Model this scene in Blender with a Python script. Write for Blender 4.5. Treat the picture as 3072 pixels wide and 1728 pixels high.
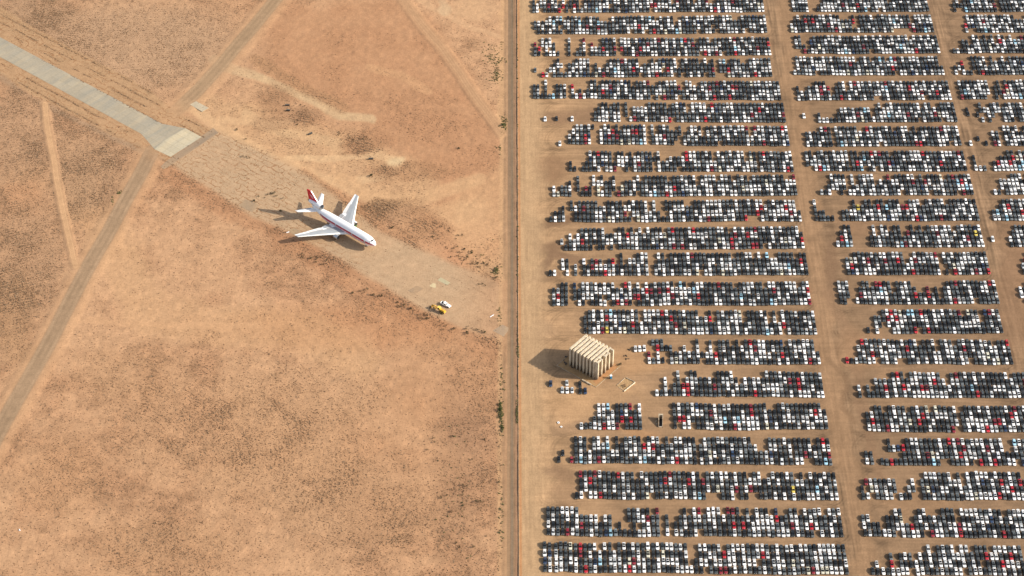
import bpy, math, random
import numpy as np
from mathutils import Vector, Matrix
random.seed(7); RNG = np.random.default_rng(11)
R = math.radians
for o in list(bpy.data.objects): bpy.data.objects.remove(o)
scene = bpy.context.scene
COL = scene.collection

# ------------------------------------------------------------ camera, sky, sun, exposure
PITCH, CAM_H = R(41.0), 850.0
HOR = 5932.0                       # pixels (3072 px wide picture) from centre to horizon
F = HOR / math.tan(PITCH)
cam_d = bpy.data.cameras.new("camera"); cam = bpy.data.objects.new("camera", cam_d); COL.objects.link(cam)
cam.location = (0, 0, CAM_H); cam.rotation_euler = (math.pi/2 - PITCH, 0, 0)
cam_d.sensor_width = 36; cam_d.lens = F/3072*36; cam_d.clip_start = 1; cam_d.clip_end = 80000
scene.camera = cam

SUN_EL = R(29.5); SX, SY = 0.995, -0.10
world = bpy.data.worlds.new("World"); scene.world = world; world.use_nodes = True
wn = world.node_tree.nodes; wl = world.node_tree.links
bg = wn["Background"]; sky = wn.new("ShaderNodeTexSky"); sky.sky_type = 'NISHITA'; sky.sun_disc = False
sky.sun_elevation = SUN_EL; sky.sun_rotation = math.atan2(SX, SY); sky.altitude = 800; sky.dust_density = 3.5; sky.ozone_density = 0.5
hs = wn.new("ShaderNodeHueSaturation"); hs.inputs["Saturation"].default_value = .7
wl.new(sky.outputs[0], hs.inputs["Color"]); wl.new(hs.outputs[0], bg.inputs[0]); bg.inputs[1].default_value = 0.15
sl = bpy.data.lights.new("sun", 'SUN'); sl.energy = 4.4; sl.angle = R(0.5); sl.color = (1.0, 0.925, 0.81)
sun = bpy.data.objects.new("sun", sl); COL.objects.link(sun)
sd = Vector((SX*math.cos(SUN_EL), SY*math.cos(SUN_EL), math.sin(SUN_EL)))
sun.rotation_euler = sd.to_track_quat('Z', 'Y').to_euler(); sun.location = (200, 900, 300)
vs = scene.view_settings; vs.view_transform = 'Standard'; vs.look = 'None'; vs.exposure = 0.66; vs.gamma = 1
vs.use_curve_mapping = False

# ------------------------------------------------------------ survey helpers: picture pixel <-> point on the ground plane
SP, CP = math.sin(PITCH), math.cos(PITCH)
def at(u, v, z=0.0):
    a = (v-864)/F; x = (u-1536)/F
    dy = CP - a*SP; dz = -SP - a*CP
    t = (CAM_H - z)/(-dz)
    return Vector((x*t, dy*t, z))
def proj(X, Y):
    dep = Y*CP + CAM_H*SP
    up = Y*SP - CAM_H*CP
    return 1536 + F*X/dep, 864 - F*up/dep

# ------------------------------------------------------------ tagging
def tag(o, label=None, cat=None, group=None, kind=None):
    if label: o['label'] = label
    if cat: o['category'] = cat
    if group: o['group'] = group
    if kind: o['kind'] = kind
    return o
def empty(name, loc, rz=0.0):
    o = bpy.data.objects.new(name, None); COL.objects.link(o); o.location = loc; o.rotation_euler = (0, 0, rz)
    o.empty_display_size = 0.5
    return o

# ------------------------------------------------------------ materials
def mat(name, col, rough=0.6, metal=0.0, var=0.12, scale=1.5, coat=0.0, spec=0.5, dirt=None, dirt_amt=0.0, dirt_scale=0.6):
    m = bpy.data.materials.new(name); m.use_nodes = True; nt = m.node_tree; n = nt.nodes; l = nt.links
    b = n["Principled BSDF"]; b.inputs["Roughness"].default_value = rough; b.inputs["Metallic"].default_value = metal
    b.inputs["Coat Weight"].default_value = coat; b.inputs["Specular IOR Level"].default_value = spec
    tc = n.new("ShaderNodeTexCoord"); nz = n.new("ShaderNodeTexNoise"); nz.inputs["Scale"].default_value = scale
    nz.inputs["Detail"].default_value = 4
    l.new(tc.outputs["Object"], nz.inputs["Vector"])
    mr = n.new("ShaderNodeMapRange"); mr.inputs[1].default_value = .3; mr.inputs[2].default_value = .7
    mr.inputs[3].default_value = 1-var; mr.inputs[4].default_value = 1+var
    l.new(nz.outputs[0], mr.inputs[0])
    vm = n.new("ShaderNodeVectorMath"); vm.operation = 'SCALE'; vm.inputs[0].default_value = col[:3]
    l.new(mr.outputs[0], vm.inputs["Scale"]); out = vm.outputs[0]
    if dirt:
        n2 = n.new("ShaderNodeTexNoise"); n2.inputs["Scale"].default_value = dirt_scale; n2.inputs["Detail"].default_value = 6
        mp = n.new("ShaderNodeMapping"); mp.inputs["Scale"].default_value = (1, 1, .25)
        l.new(tc.outputs["Object"], mp.inputs[0]); l.new(mp.outputs[0], n2.inputs["Vector"])
        m2 = n.new("ShaderNodeMapRange"); m2.inputs[1].default_value = .48; m2.inputs[2].default_value = .68
        m2.inputs[3].default_value = 0; m2.inputs[4].default_value = dirt_amt; l.new(n2.outputs[0], m2.inputs[0])
        mx = n.new("ShaderNodeMix"); mx.data_type = 'RGBA'; l.new(m2.outputs[0], mx.inputs[0]); l.new(out, mx.inputs[6])
        mx.inputs[7].default_value = (*dirt, 1); out = mx.outputs[2]
    l.new(out, b.inputs["Base Color"])
    return m

# ------------------------------------------------------------ mesh builder
class MB:
    def __init__(s): s.v = []; s.f = []; s.m = []
    def face(s, pts, mi=0):
        k = len(s.v); s.v += [tuple(p) for p in pts]; s.f.append(tuple(range(k, k+len(pts)))); s.m.append(mi)
    def box(s, x0, x1, y0, y1, z0, z1, mi=0, M=None, taper=0.0):
        t = taper
        p = [(x0,y0,z0),(x1,y0,z0),(x1,y1,z0),(x0,y1,z0),(x0+t,y0+t,z1),(x1-t,y0+t,z1),(x1-t,y1-t,z1),(x0+t,y1-t,z1)]
        if M is not None: p = [tuple(M @ Vector(q)) for q in p]
        k = len(s.v); s.v += p
        for q in ((0,3,2,1),(4,5,6,7),(0,1,5,4),(1,2,6,5),(2,3,7,6),(3,0,4,7)):
            s.f.append(tuple(k+i for i in q)); s.m.append(mi)
    def loft(s, secs, mi=0, closed=True, cap=True, mf=None):
        k = len(s.v); n = len(secs[0])
        for sec in secs: s.v += [tuple(p) for p in sec]
        for i in range(len(secs)-1):
            for j in range(n if closed else n-1):
                a = k+i*n+j; b = k+i*n+(j+1) % n
                s.f.append((a, b, b+n, a+n)); s.m.append(mf(i, j) if mf else mi)
        if cap:
            s.f.append(tuple(k+j for j in reversed(range(n)))); s.m.append(mf(0, 0) if mf else mi)
            s.f.append(tuple(k+(len(secs)-1)*n+j for j in range(n))); s.m.append(mf(len(secs)-2, 0) if mf else mi)
    def cyl(s, p0, p1, r0, r1=None, n=12, mi=0, cap=True):
        r1 = r0 if r1 is None else r1
        p0 = Vector(p0); p1 = Vector(p1); d = (p1-p0).normalized()
        a = d.orthogonal().normalized(); b = d.cross(a)
        def ring(p, r): return [p + r*(math.cos(2*math.pi*i/n)*a + math.sin(2*math.pi*i/n)*b) for i in range(n)]
        s.loft([ring(p0, r0), ring(p1, r1)], mi, True, cap)
    def build(s, name, mats, parent=None, smooth=False, loc=None, rz=0.0):
        me = bpy.data.meshes.new(name); me.from_pydata(s.v, [], s.f)
        if not isinstance(mats, (list, tuple)): mats = [mats]
        for m in mats: me.materials.append(m)
        me.polygons.foreach_set("material_index", s.m)
        if smooth: me.polygons.foreach_set("use_smooth", [True]*len(s.f))
        me.update()
        o = bpy.data.objects.new(name, me); COL.objects.link(o)
        if parent: o.parent = parent
        if loc is not None: o.location = loc
        o.rotation_euler = (0, 0, rz)
        return o
def array_mesh(name, V, loops, totals, matidx, mats, smooth=False, color=None):
    me = bpy.data.meshes.new(name)
    me.vertices.add(len(V)); me.vertices.foreach_set("co", np.asarray(V, np.float32).ravel())
    me.loops.add(len(loops)); me.loops.foreach_set("vertex_index", np.asarray(loops, np.int32))
    st = np.zeros(len(totals), np.int32); st[1:] = np.cumsum(totals)[:-1]
    me.polygons.add(len(totals)); me.polygons.foreach_set("loop_start", st)
    try: me.polygons.foreach_set("loop_total", np.asarray(totals, np.int32))
    except Exception: pass
    me.polygons.foreach_set("material_index", np.asarray(matidx, np.int32))
    me.polygons.foreach_set("use_smooth", np.full(len(totals), smooth))
    for m in mats: me.materials.append(m)
    me.update(calc_edges=True)
    if color is not None:
        ca = me.color_attributes.new("paint", 'FLOAT_COLOR', 'POINT')
        c4 = np.ones((len(V), 4), np.float32); c4[:, :3] = color
        ca.data.foreach_set("color", c4.ravel())
    o = bpy.data.objects.new(name, me); COL.objects.link(o)
    return o

# ------------------------------------------------------------ soil survey: colour of the bare soil, by place
S = 3072/2576.0
def lin(c):
    c = np.asarray(c, float)/255; return np.where(c <= .04045, c/12.92, ((c+.055)/1.055)**2.4)
KAL = np.array([0.582, 0.575, 0.54])
_T = np.random.default_rng(3).random((512, 512))
def vnoise(x, y):
    xi = np.floor(x).astype(int); yi = np.floor(y).astype(int); fx = x-xi; fy = y-yi
    fx = fx*fx*(3-2*fx); fy = fy*fy*(3-2*fy)
    a = _T[yi % 512, xi % 512]; b = _T[yi % 512, (xi+1) % 512]; c = _T[(yi+1) % 512, xi % 512]; d = _T[(yi+1) % 512, (xi+1) % 512]
    return (a*(1-fx)+b*fx)*(1-fy) + (c*(1-fx)+d*fx)*fy
def fbm(x, y, o=4):
    t = 0; am = 1; s = 0
    for i in range(o):
        t = t + am*vnoise(x*2**i + 37*i, y*2**i + 91*i); s += am; am *= .5
    return t/s
def sstep(a, b, x):
    t = np.clip((x-a)/(b-a), 0, 1); return t*t*(3-2*t)
def dseg(u, v, pts):
    best = np.full(u.shape, 1e9)
    for (x0, y0), (x1, y1) in zip(pts[:-1], pts[1:]):
        dx, dy = x1-x0, y1-y0; t = np.clip(((u-x0)*dx+(v-y0)*dy)/(dx*dx+dy*dy+1e-9), 0, 1)
        best = np.minimum(best, np.hypot(u-x0-t*dx, v-y0-t*dy))
    return best
def inpoly(u, v, pts):
    ins = np.zeros(u.shape, bool); n = len(pts)
    for i in range(n):
        x0, y0 = pts[i]; x1, y1 = pts[(i+1) % n]
        c = ((y0 > v) != (y1 > v)); xx = (x1-x0)*(v-y0)/((y1-y0) if y1 != y0 else 1e-9)+x0
        ins ^= (c & (u < xx))
    return ins
def P2(pts): return [(a*S, b*S) for a, b in pts]
RUNWAY = [(-80,62),(0,111.5),(487,371.5),(556.5,384.8),(604.6,411.3),(511.8,470.9),(463.8,447.7),(427,405),(420.7,399.7),(0,171),(-80,128)]
RUN_END = [(556.5,384.8),(604.6,411.3),(511.8,470.9),(463.8,447.7),(497,418)]
SHOULDER = P2([(-70,-30),(60,55),(380,228),(455,290),(545,330),(430,415),(350,375),(120,258),(-70,150)])
TAXIWAY = P2([(430,412),(560,497),(640,545),(740,590),(850,650),(950,710),(1040,765),(1130,812),(1200,842),(1266,862),(1266,716),(1150,668),(1050,625),(960,585),(890,530),(780,447),(690,397),(600,356),(537,326)])
OLD_STRIP = [(482,500),(495,487),(628,392),(640,384),(655,398),(646,405),(505,501),(490,508)]
DIAG_UP = P2([(745,-60),(692,0),(640,65),(600,110),(560,160),(500,225),(455,268),(432,286)])
DIAG_LO = P2([(382,382),(352,440),(318,500),(270,590),(222,672),(175,760),(130,850),(85,930),(42,1005),(-5,1090),(-60,1200)])
TRACKW = P2([(112,262),(122,330),(138,420),(150,490),(168,570),(190,668)])
TRACKN = P2([(990,-60),(1018,0),(1060,60),(1105,110),(1150,175),(1190,235),(1225,280),(1262,330)])

# soft soil patches: kind, geometry (2576-px picture map coords), half width or radii, colour, strength, scrub change
PATCH = [
 # reddish fields
 ('P', [(700,20),(1030,-20),(1120,100),(1200,240),(1270,340),(1275,560),(1160,600),(1060,480),(960,360),(800,260),(600,160)], 60, (198,148,111), .8, -.5),
 ('L', [(420,425),(560,510),(700,590),(860,680),(1000,770),(1120,830),(1240,880)], 36, (195,143,106), .65, .15),
 ('L', [(640,300),(800,330),(950,400),(1080,520),(1180,600)], 40, (204,152,113), .5, .1),
 ('E', (1180,620), (110,60), (207,150,112), .8, .1),
 ('E', (900,820), (330,70), (202,148,108), .6, -.1),
 ('E', (1120,960), (180,120), (199,151,113), .6, -.2),
 ('E', (60,500), (60,50), (216,160,118), .7, -.3),
 ('E', (1000,1180), (220,220), (204,154,114), .35, .05),
 # pale sand
 ('P', [(545,330),(470,280),(500,240),(640,265),(800,315),(940,350),(1040,410),(1110,480),(1060,530),(900,490),(760,440),(620,390)], 40, (215,173,132), .7, 0),
 ('P', [(1160,460),(1265,420),(1268,700),(1200,700),(1120,600)], 50, (217,173,131), .6, 0),
 ('L', [(200,500),(300,640),(380,800),(560,820),(760,830),(900,900)], 60, (220,176,132), .35, -.2),
 ('L', [(540,150),(640,190),(760,240),(860,290),(930,300)], 13, (218,184,144), .9, -.7),
 ('L', [(460,260),(520,300),(590,340),(680,400),(780,440),(900,475),(980,510)], 17, (224,182,140), .9, -.6),
 ('L', [(620,290),(700,330),(800,350),(880,370)], 15, (222,182,140), .7, -.5),
 ('L', [(560,300),(680,310),(730,300)], 9, (224,182,140), .8, -.5),
 ('L', [(720,400),(830,400),(930,390),(1005,400),(1000,425),(960,450),(900,455)], 9, (226,186,144), .9, -.7),
 ('L', [(860,450),(930,490),(1050,505),(1120,480),(1200,450)], 18, (220,176,134), .8, -.6),
 ('E', (990,408), (26,16), (230,198,156), .9, -.8),
 ('L', [(930,170),(1010,190),(1080,225)], 12, (214,166,125), .7, 0),
 ('L', [(840,380),(900,360),(960,390)], 14, (222,180,138), .6, -.3),
 ('E', (1190,560), (60,70), (222,176,134), .7, -.5),
 ('E', (1150,530), (100,30), (220,176,134), .7, -.4),
 ('L', [(1050,-10),(1110,30),(1180,65),(1262,95)], 7, (222,178,138), .8, -.5),
 ('E', (1190,25), (70,30), (220,178,138), .7, -.6),
 ('E', (1120,20), (16,22), (222,190,152), .6, -.6),
 ('L', [(170,800),(330,812),(480,815),(650,820)], 9, (224,176,134), .5, -.3),
 ('L', [(60,430),(180,460)], 40, (216,168,126), .4, -.2),
 # scrubby, greyer ground
 ('E', (330,120), (330,130), (196,160,128), .75, .65),
 ('E', (70,40), (130,60), (182,148,118), .6, .7),
 ('E', (220,430), (110,120), (188,150,117), .75, .9),
 ('E', (50,330), (110,140), (190,152,120), .65, .8),
 ('E', (60,640), (140,180), (190,151,118), .6, .7),
 ('E', (40,820), (60,140), (184,144,108), .55, .6),
 ('E', (700,250), (60,40), (178,134,100), .6, .9),
 ('E', (680,310), (50,24), (176,136,104), .5, .8),
 ('E', (760,290), (60,16), (176,136,104), .6, .8),
 ('E', (900,370), (46,26), (178,132,98), .7, 1.2),
 ('E', (770,300), (28,18), (178,132,98), .5, 1.0),
 ('E', (960,440), (48,26), (182,138,103), .65, 1.2),
 ('E', (1000,530), (90,28), (178,136,102), .6, 1.2),
 ('E', (620,430), (90,26), (186,140,104), .7, .9),
 ('E', (720,470), (80,26), (184,138,104), .7, .9),
 ('E', (590,400), (60,30), (190,144,108), .6, .8),
 ('E', (1040,432), (95,26), (186,140,104), .6, .9),
 ('L', [(760,440),(860,500),(960,560),(1040,615)], 20, (188,140,104), .6, .9),
 ('E', (1060,570), (70,44), (190,143,106), .6, .8),
 ('E', (930,350), (60,24), (182,134,99), .55, 1.0),
 ('L', [(430,300),(470,262)], 12, (196,156,118), .6, 0),
 ('E', (960,515), (60,18), (170,132,98), .5, 1.3),
 ('L', [(640,150),(760,220),(860,270)], 16, (190,146,108), .5, .8),
 ('E', (560,1080), (330,130), (196,151,113), .3, .6),
 ('E', (760,1010), (240,110), (194,151,114), .3, .55),
 ('E', (330,950), (170,80), (194,150,112), .3, .5),
 ('E', (420,1380), (220,90), (192,148,110), .32, .5),
 ('E', (900,1280), (260,150), (191,150,115), .35, .5),
 ('E', (700,1200), (240,120), (198,154,116), .3, .4),
 ('E', (1160,1180), (70,250), (180,138,106), .55, .3),
 ('E', (1180,1090), (60,60), (168,128,100), .4, .2),
 ('E', (150,1200), (120,120), (204,156,116), .4, .3),
 ('L', [(1255,740),(1258,900),(1262,1449)], 10, (208,164,124), .6, -.1),
 ('L', [(1262,-20),(1266,400),(1266,700)], 10, (216,172,130), .7, -.4),
 # car lot: churned, dark and pale places
 ('E', (1390,430), (60,34), (160,124,94), .8, 0),
 ('E', (1440,292), (130,20), (158,124,96), .7, 0),
 ('E', (1425,478), (64,9), (140,110,86), .9, 0),
 ('L', [(1470,540),(1380,560),(1340,590),(1350,630),(1420,620)], 14, (146,114,88), .8, 0),
 ('L', [(1460,660),(1390,640),(1345,700),(1400,690)], 12, (148,116,90), .8, 0),
 ('E', (1360,830), (36,34), (190,154,120), .6, 0),
 ('E', (1500,1010), (160,60), (216,172,128), .5, 0),
 ('E', (1600,905), (80,46), (208,162,118), .5, 0),
 ('L', [(1600,1010),(1500,1060),(1400,1090)], 16, (172,138,108), .5, 0),
 ('E', (1410,1195), (50,22), (160,126,98), .7, 0),
 ('E', (1430,1240), (50,26), (176,140,108), .6, 0),
 ('E', (1600,1085), (60,20), (198,150,108), .6, 0),
 ('L', [(1990,10),(2010,300),(2040,560),(2080,900),(2140,1200),(2180,1449)], 30, (180,142,108), .55, 0),
 ('E', (2160,560), (60,40), (164,128,98), .6, 0),
 ('E', (2090,660), (22,90), (146,114,88), .7, 0),
 ('L', [(2080,740),(2150,860),(2160,1000),(2190,1090),(2220,1250)], 16, (158,124,96), .5, 0),
 ('E', (2170,880), (70,60), (190,148,112), .6, 0),
 ('L', [(2090,900),(2130,960),(2120,1020),(2150,1060)], 8, (150,118,90), .6, 0),
 ('E', (2400,430), (60,40), (168,130,100), .5, 0),
 ('E', (2350,380), (14,200), (182,142,108), .4, 0),
 ('E', (2300,1260), (120,40), (176,138,104), .5, 0),
 ('E', (2250,960), (60,30), (184,144,108), .5, 0),
 ('E', (2560,700), (60,200), (168,130,100), .6, 0),
]
STRIPS = [  # the north-south road: x from, x to (metres), colour
 (-7.5,-5.2,(214,170,128)),(-5.2,-2.6,(200,158,120)),(-2.6,-1.2,(176,142,110)),(-1.2,-.7,(150,118,92)),(-.7,.9,(151,128,105)),
 (.9,1.5,(150,120,92)),(1.5,2.6,(178,138,108)),(2.6,3.2,(176,138,108)),(3.2,3.75,(206,170,134)),(3.75,5.1,(204,152,108)),(5.1,16.5,(206,170,131))]
ROAD_W, ROAD_E = -2.7, 3.1

LANES = [at(2100, v_/3.385).y-3.2 for v_ in (128,342,572,789,1015,1245,1482,1750,1996,2256,2535,2805,3109,3398,3705,4035,4370,4722,5080,5455)]
def soil(X, Y, detail=True):
    u, v = proj(X, Y)
    sh = X.shape
    n1 = fbm(X/60+5, Y/60+9, 4); n2 = fbm(X/14+50, Y/14+20, 4); n3 = fbm(X/3.1, Y/3.1+300, 3)
    A = lin((212,167,129)); B = lin((198,151,115))
    m = sstep(.3, .7, .55*n1+.45*n2)[..., None]
    C = A*(1-m) + B*m
    den = .35 + 1.3*sstep(.35, .75, .5*n1+.5*n2)
    uw = u + 60*(fbm(X/18+9, Y/18+4, 3)-.5); vw = v + 44*(fbm(X/18+70, Y/18+44, 3)-.5)
    lot = sstep(3.0, 5.0, X)
    cl_ = fbm(X/7+13, Y/5+77, 4); C = C*(1.04-.15*(1-lot)*sstep(.40, .68, cl_)*np.clip(den, 0, 1.4))[..., None]
    fm_ = fbm(X/5.5+31, Y/5.5+63, 4); C = C*(1+.10*(fm_-.5)*2*(1-lot))[..., None]
    # plough rows bending round the field corner
    rr_ = np.hypot(X+224, Y-832) + 2.2*fbm(X/40, Y/40+60, 2); q_ = fbm(X/22+3, Y/22+8, 3)
    pl = np.sin(rr_*2*np.pi/2.25)*sstep(.35, .65, q_)
    pl2 = np.sin((X*.66-Y*.75+2*fbm(X/30+5, Y/30, 2))*2*np.pi/2.1)*sstep(1090, 1130, Y)
    pl = np.where(Y+.78*X > 912+Y*0, 0, 1)*pl + pl2*.6
    C = C*(1+.055*pl*(1-lot))[..., None]
    den = den*(1-lot)
    # parking ground
    e = sstep(16, 60, X)*.6 + sstep(60, 260, X)*.4
    L0 = lin((196,157,119))*(1-e[..., None]) + lin((158,127,99))*e[..., None]
    st = fbm(X/16+7, Y/1.1+3, 3)
    st2 = fbm(X/45+70, Y/.9+33, 2)
    L0 = L0*(1+.22*(st[..., None]-.5)*2)*(1+.10*(st2[..., None]-.5)*2)
    edge_ = (np.exp(-((X-188)/6)**2)+.8*np.exp(-((X-291)/6)**2)+.6*np.exp(-((X-167)/4)**2)+.5*np.exp(-((X-24)/8)**2))*sstep(.42, .68, fbm(X/4+9, Y/14+5, 4))
    L0 = L0*(1-.20*edge_[..., None])
    arc = np.zeros(sh)                      # tyre marks where cars turn from the lanes into the aisles
    for ly in LANES:
        for ax_, sg_ in ((170, -1), (181, 1), (275, -1), (285, 1), (14, 1), (22, 1)):
            for r_, dy_ in ((9+(ly*7 % 5), 1), (13+(ly*3 % 7), -1), (6+(ly*5 % 3), 1)):
                cx_ = ax_+sg_*r_; cy_ = ly+dy_*r_*.8
                bb = (abs(X-cx_) < r_+3) & (abs(Y-cy_) < r_+3)
                if not bb.any(): continue
                d_ = np.hypot(X[bb]-cx_, (Y[bb]-cy_)*1.15); qd = sstep(-2, 2, -sg_*(X[bb]-cx_))*sstep(-2, 2, -dy_*(Y[bb]-cy_))
                arc[bb] += qd*(np.exp(-((d_-r_)/.45)**2)+np.exp(-((d_-r_-1.7)/.45)**2))*.8
    L0 = L0*(1-.26*arc.clip(0, 1.6)*(.5+n3))[..., None]
    L0 = L0*(1+.22*(n2[..., None]-.5)*2)
    ai = np.exp(-((X-174)/9)**2) + np.exp(-((X-279)/9)**2) + np.exp(-((X-11)/7)**2)
    s2 = fbm(X/.9+7, Y/22+3, 3)
    L0 = L0*(1+ai[..., None]*.60*(s2[..., None]-.5)*2)
    C = C*(1-lot[..., None]) + L0*lot[..., None]
    for k, g, w, c, a, dd in PATCH:
        if k == 'E':
            cx, cy = g[0]*S, g[1]*S; rx, ry = w[0]*S, w[1]*S
            bb = (abs(u-cx) < rx*1.7+80) & (abs(v-cy) < ry*1.7+60)
            if not bb.any(): continue
            d = np.hypot((uw[bb]-cx)/rx, (vw[bb]-cy)/ry); mk = 1-sstep(.45, 1.25, d)
        else:
            pts = P2(g); us = [p[0] for p in pts]; vs_ = [p[1] for p in pts]; ww = w*S
            bb = (u > min(us)-ww*2-60) & (u < max(us)+ww*2+60) & (v > min(vs_)-ww*2-50) & (v < max(vs_)+ww*2+50)
            if not bb.any(): continue
            soft = .45 if ww < 24 else 1
            uu = u[bb]*(1-soft)+uw[bb]*soft; vv = v[bb]*(1-soft)+vw[bb]*soft
            if k == 'L': mk = 1-sstep(.5, 1.25, dseg(uu, vv, pts)/ww)
            else:
                d = dseg(uu, vv, pts+[pts[0]]); sg = np.where(inpoly(uu, vv, pts), -1, 1)*d; mk = 1-sstep(-ww*.5, ww*.5, sg)
        mk = mk*a*(.75+.5*n2[bb]); mk = np.clip(mk, 0, 1)
        C[bb] = C[bb]*(1-mk[..., None]) + lin(c)*mk[..., None]
        den[bb] = np.maximum(0, den[bb] + dd*mk/max(a, .1))
    # paved / graded places clear the scrub
    def poly_soft(pts, w):
        us = [p[0] for p in pts]; vs_ = [p[1] for p in pts]
        bb = (u > min(us)-w*2) & (u < max(us)+w*2) & (v > min(vs_)-w*2) & (v < max(vs_)+w*2)
        mk = np.zeros(sh)
        if bb.any():
            uu = .8*u[bb]+.2*uw[bb]; vv = .8*v[bb]+.2*vw[bb]
            d = dseg(uu, vv, pts+[pts[0]]); sg = np.where(inpoly(uu, vv, pts), -1, 1)*d
            mk[bb] = 1-sstep(-w*.5, w*.5, sg)
        return mk
    sm = poly_soft(SHOULDER, 10); tm = poly_soft(TAXIWAY, 20)
    cs = lin((199,160,122)) ; ct = lin((206,173,139))
    t = (sm*(.7+.4*n2))[..., None].clip(0, 1); C = C*(1-t) + cs*t
    fade = 1-sstep(1330, 1500, u)*.65
    t = (tm*fade*(.75+.35*n2))[..., None].clip(0, 1); C = C*(1-t) + ct*t
    # the southern shoulder is greyer
    g = poly_soft(P2([(-70,130),(-70,170),(115,262),(260,330),(400,388),(415,405),(350,385),(120,275)]), 14)
    t = (g*.7)[..., None]; C = C*(1-t) + lin((178,148,120))*t
    ra = math.radians(-38.5); across = X*math.sin(-ra)+Y*math.cos(ra)
    seam = np.exp(-(((across+1.5*(n2-.5)) % 6.4)-3.2)**2/.22)
    den = den*(1-.75*sm)*(1-.88*tm) + sm*seam*3.6*(n2 > .42) + tm*seam*.5*(n2 > .55)
    C = C*(1-(sm*.24+tm*.07)*seam*sstep(.35, .6, n2))[..., None]
    edge = np.exp(-((dseg(u, v, TAXIWAY[:10])-2)/9)**2) + .7*np.exp(-((dseg(u, v, TAXIWAY[11:])-2)/10)**2)
    den = den + edge*1.0*(n2 > .5)
    rm = inpoly(u, v, RUNWAY)
    flat = np.maximum(np.maximum(poly_soft(SHOULDER, 70), poly_soft(TAXIWAY, 70)), np.maximum(poly_soft(RUNWAY, 60), poly_soft(OLD_STRIP, 50)))
    flat = sstep(.03, .26, flat)
    den = np.where(rm, 0, den)
    # graded dirt roads
    for pts, w, c in ((DIAG_UP, 23, (184,152,120)), (DIAG_LO, 25, (180,149,119)), (TRACKW, 8.5, (221,176,134)), (TRACKN, 11, (206,162,124))):
        us = [p[0] for p in pts]; vs_ = [p[1] for p in pts]
        bb = (u > min(us)-90) & (u < max(us)+90) & (v > min(vs_)-90) & (v < max(vs_)+90)
        if not bb.any(): continue
        if w > 20:
            ww = w*(u[bb]*0+1)*(.85+.25*v[bb]/1728)
            d = dseg(u[bb]*.96+uw[bb]*.04, v[bb], pts)
        else: ww = w; d = dseg(u[bb]*.9+uw[bb]*.1, v[bb], pts)
        mk = 1-sstep(.75, 1.1, d/ww); flat[bb] = np.maximum(flat[bb], 1-sstep(1.3, 2.2, d/ww))
        if pts is DIAG_UP: mk = mk*(1-.9*np.exp(-(np.hypot(u[bb]-432*S, v[bb]-286*S)/48)**2))
        if pts is DIAG_LO: mk = mk*(1-.7*np.exp(-(np.hypot(u[bb]-384*S, v[bb]-384*S)/22)**2))
        h = 1-sstep(1.0, 2.6, d/ww)
        C[bb] = C[bb]*(1-.5*h[..., None]) + lin((212,168,128))*.5*h[..., None]
        cc = lin(c)[None]*(1+.12*np.cos(d/ww*9.5)[..., None]*(n2[bb][..., None]+.3) - .10*(1-sstep(0, .25, d/ww))[..., None])
        if w > 20: cc = cc*(1+.10*(fbm(X[bb]/30, Y[bb]/30, 3)[..., None]-.5)*2)
        C[bb] = C[bb]*(1-mk[..., None]) + cc*mk[..., None]
        den[bb] *= (1-h)
    # north-south road and its verges
    for a, b, c in STRIPS:
        wob = .25*(fbm(X*0+a*3, Y/9, 3)-.5) + .2*(n3-.5)
        mk = sstep(a-.3, a+.3, X+wob)*(1-sstep(b-.3, b+.3, X+wob))
        if a == 5.1: mk = sstep(a-.3, a+.3, X)*(1-sstep(b-5, b+8, X+8*(n2-.5)))*.75
        if a < -5: mk = mk*.6
        cc = lin(c)*(1+.16*(fbm(X/.8+a, Y/18, 3)-.5)*2)[..., None]
        if a in (-.7,):
            cc = cc*(1-.12*sstep(1050, 1250, Y))[..., None]
        C = C*(1-mk[..., None]) + cc*mk[..., None]
    top = sstep(1010, 1100, Y)
    mk = (sstep(-2.9, -2.3, X)*(1-sstep(-1.2, -.6, X))*top)[..., None]
    C = C*(1-mk*.9) + lin((150,124,100))*mk*.9
    den = den*(1-sstep(-6, -4.5, X))
    if detail:
        C = C*(1+.10*(n3[..., None]-.5)*2)*(1+.06*(vnoise(X*1.9, Y*1.9)[..., None]-.5)*2)
    # a warm, rusty dust apron around the concrete tower
    flat = np.maximum(flat, sstep(-5.5, -3.2, X))
    return C, den, flat

def soil_color(X, Y): 
    C, _, _ = soil(X, Y); return (C*KAL).clip(.01, .95)

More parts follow.
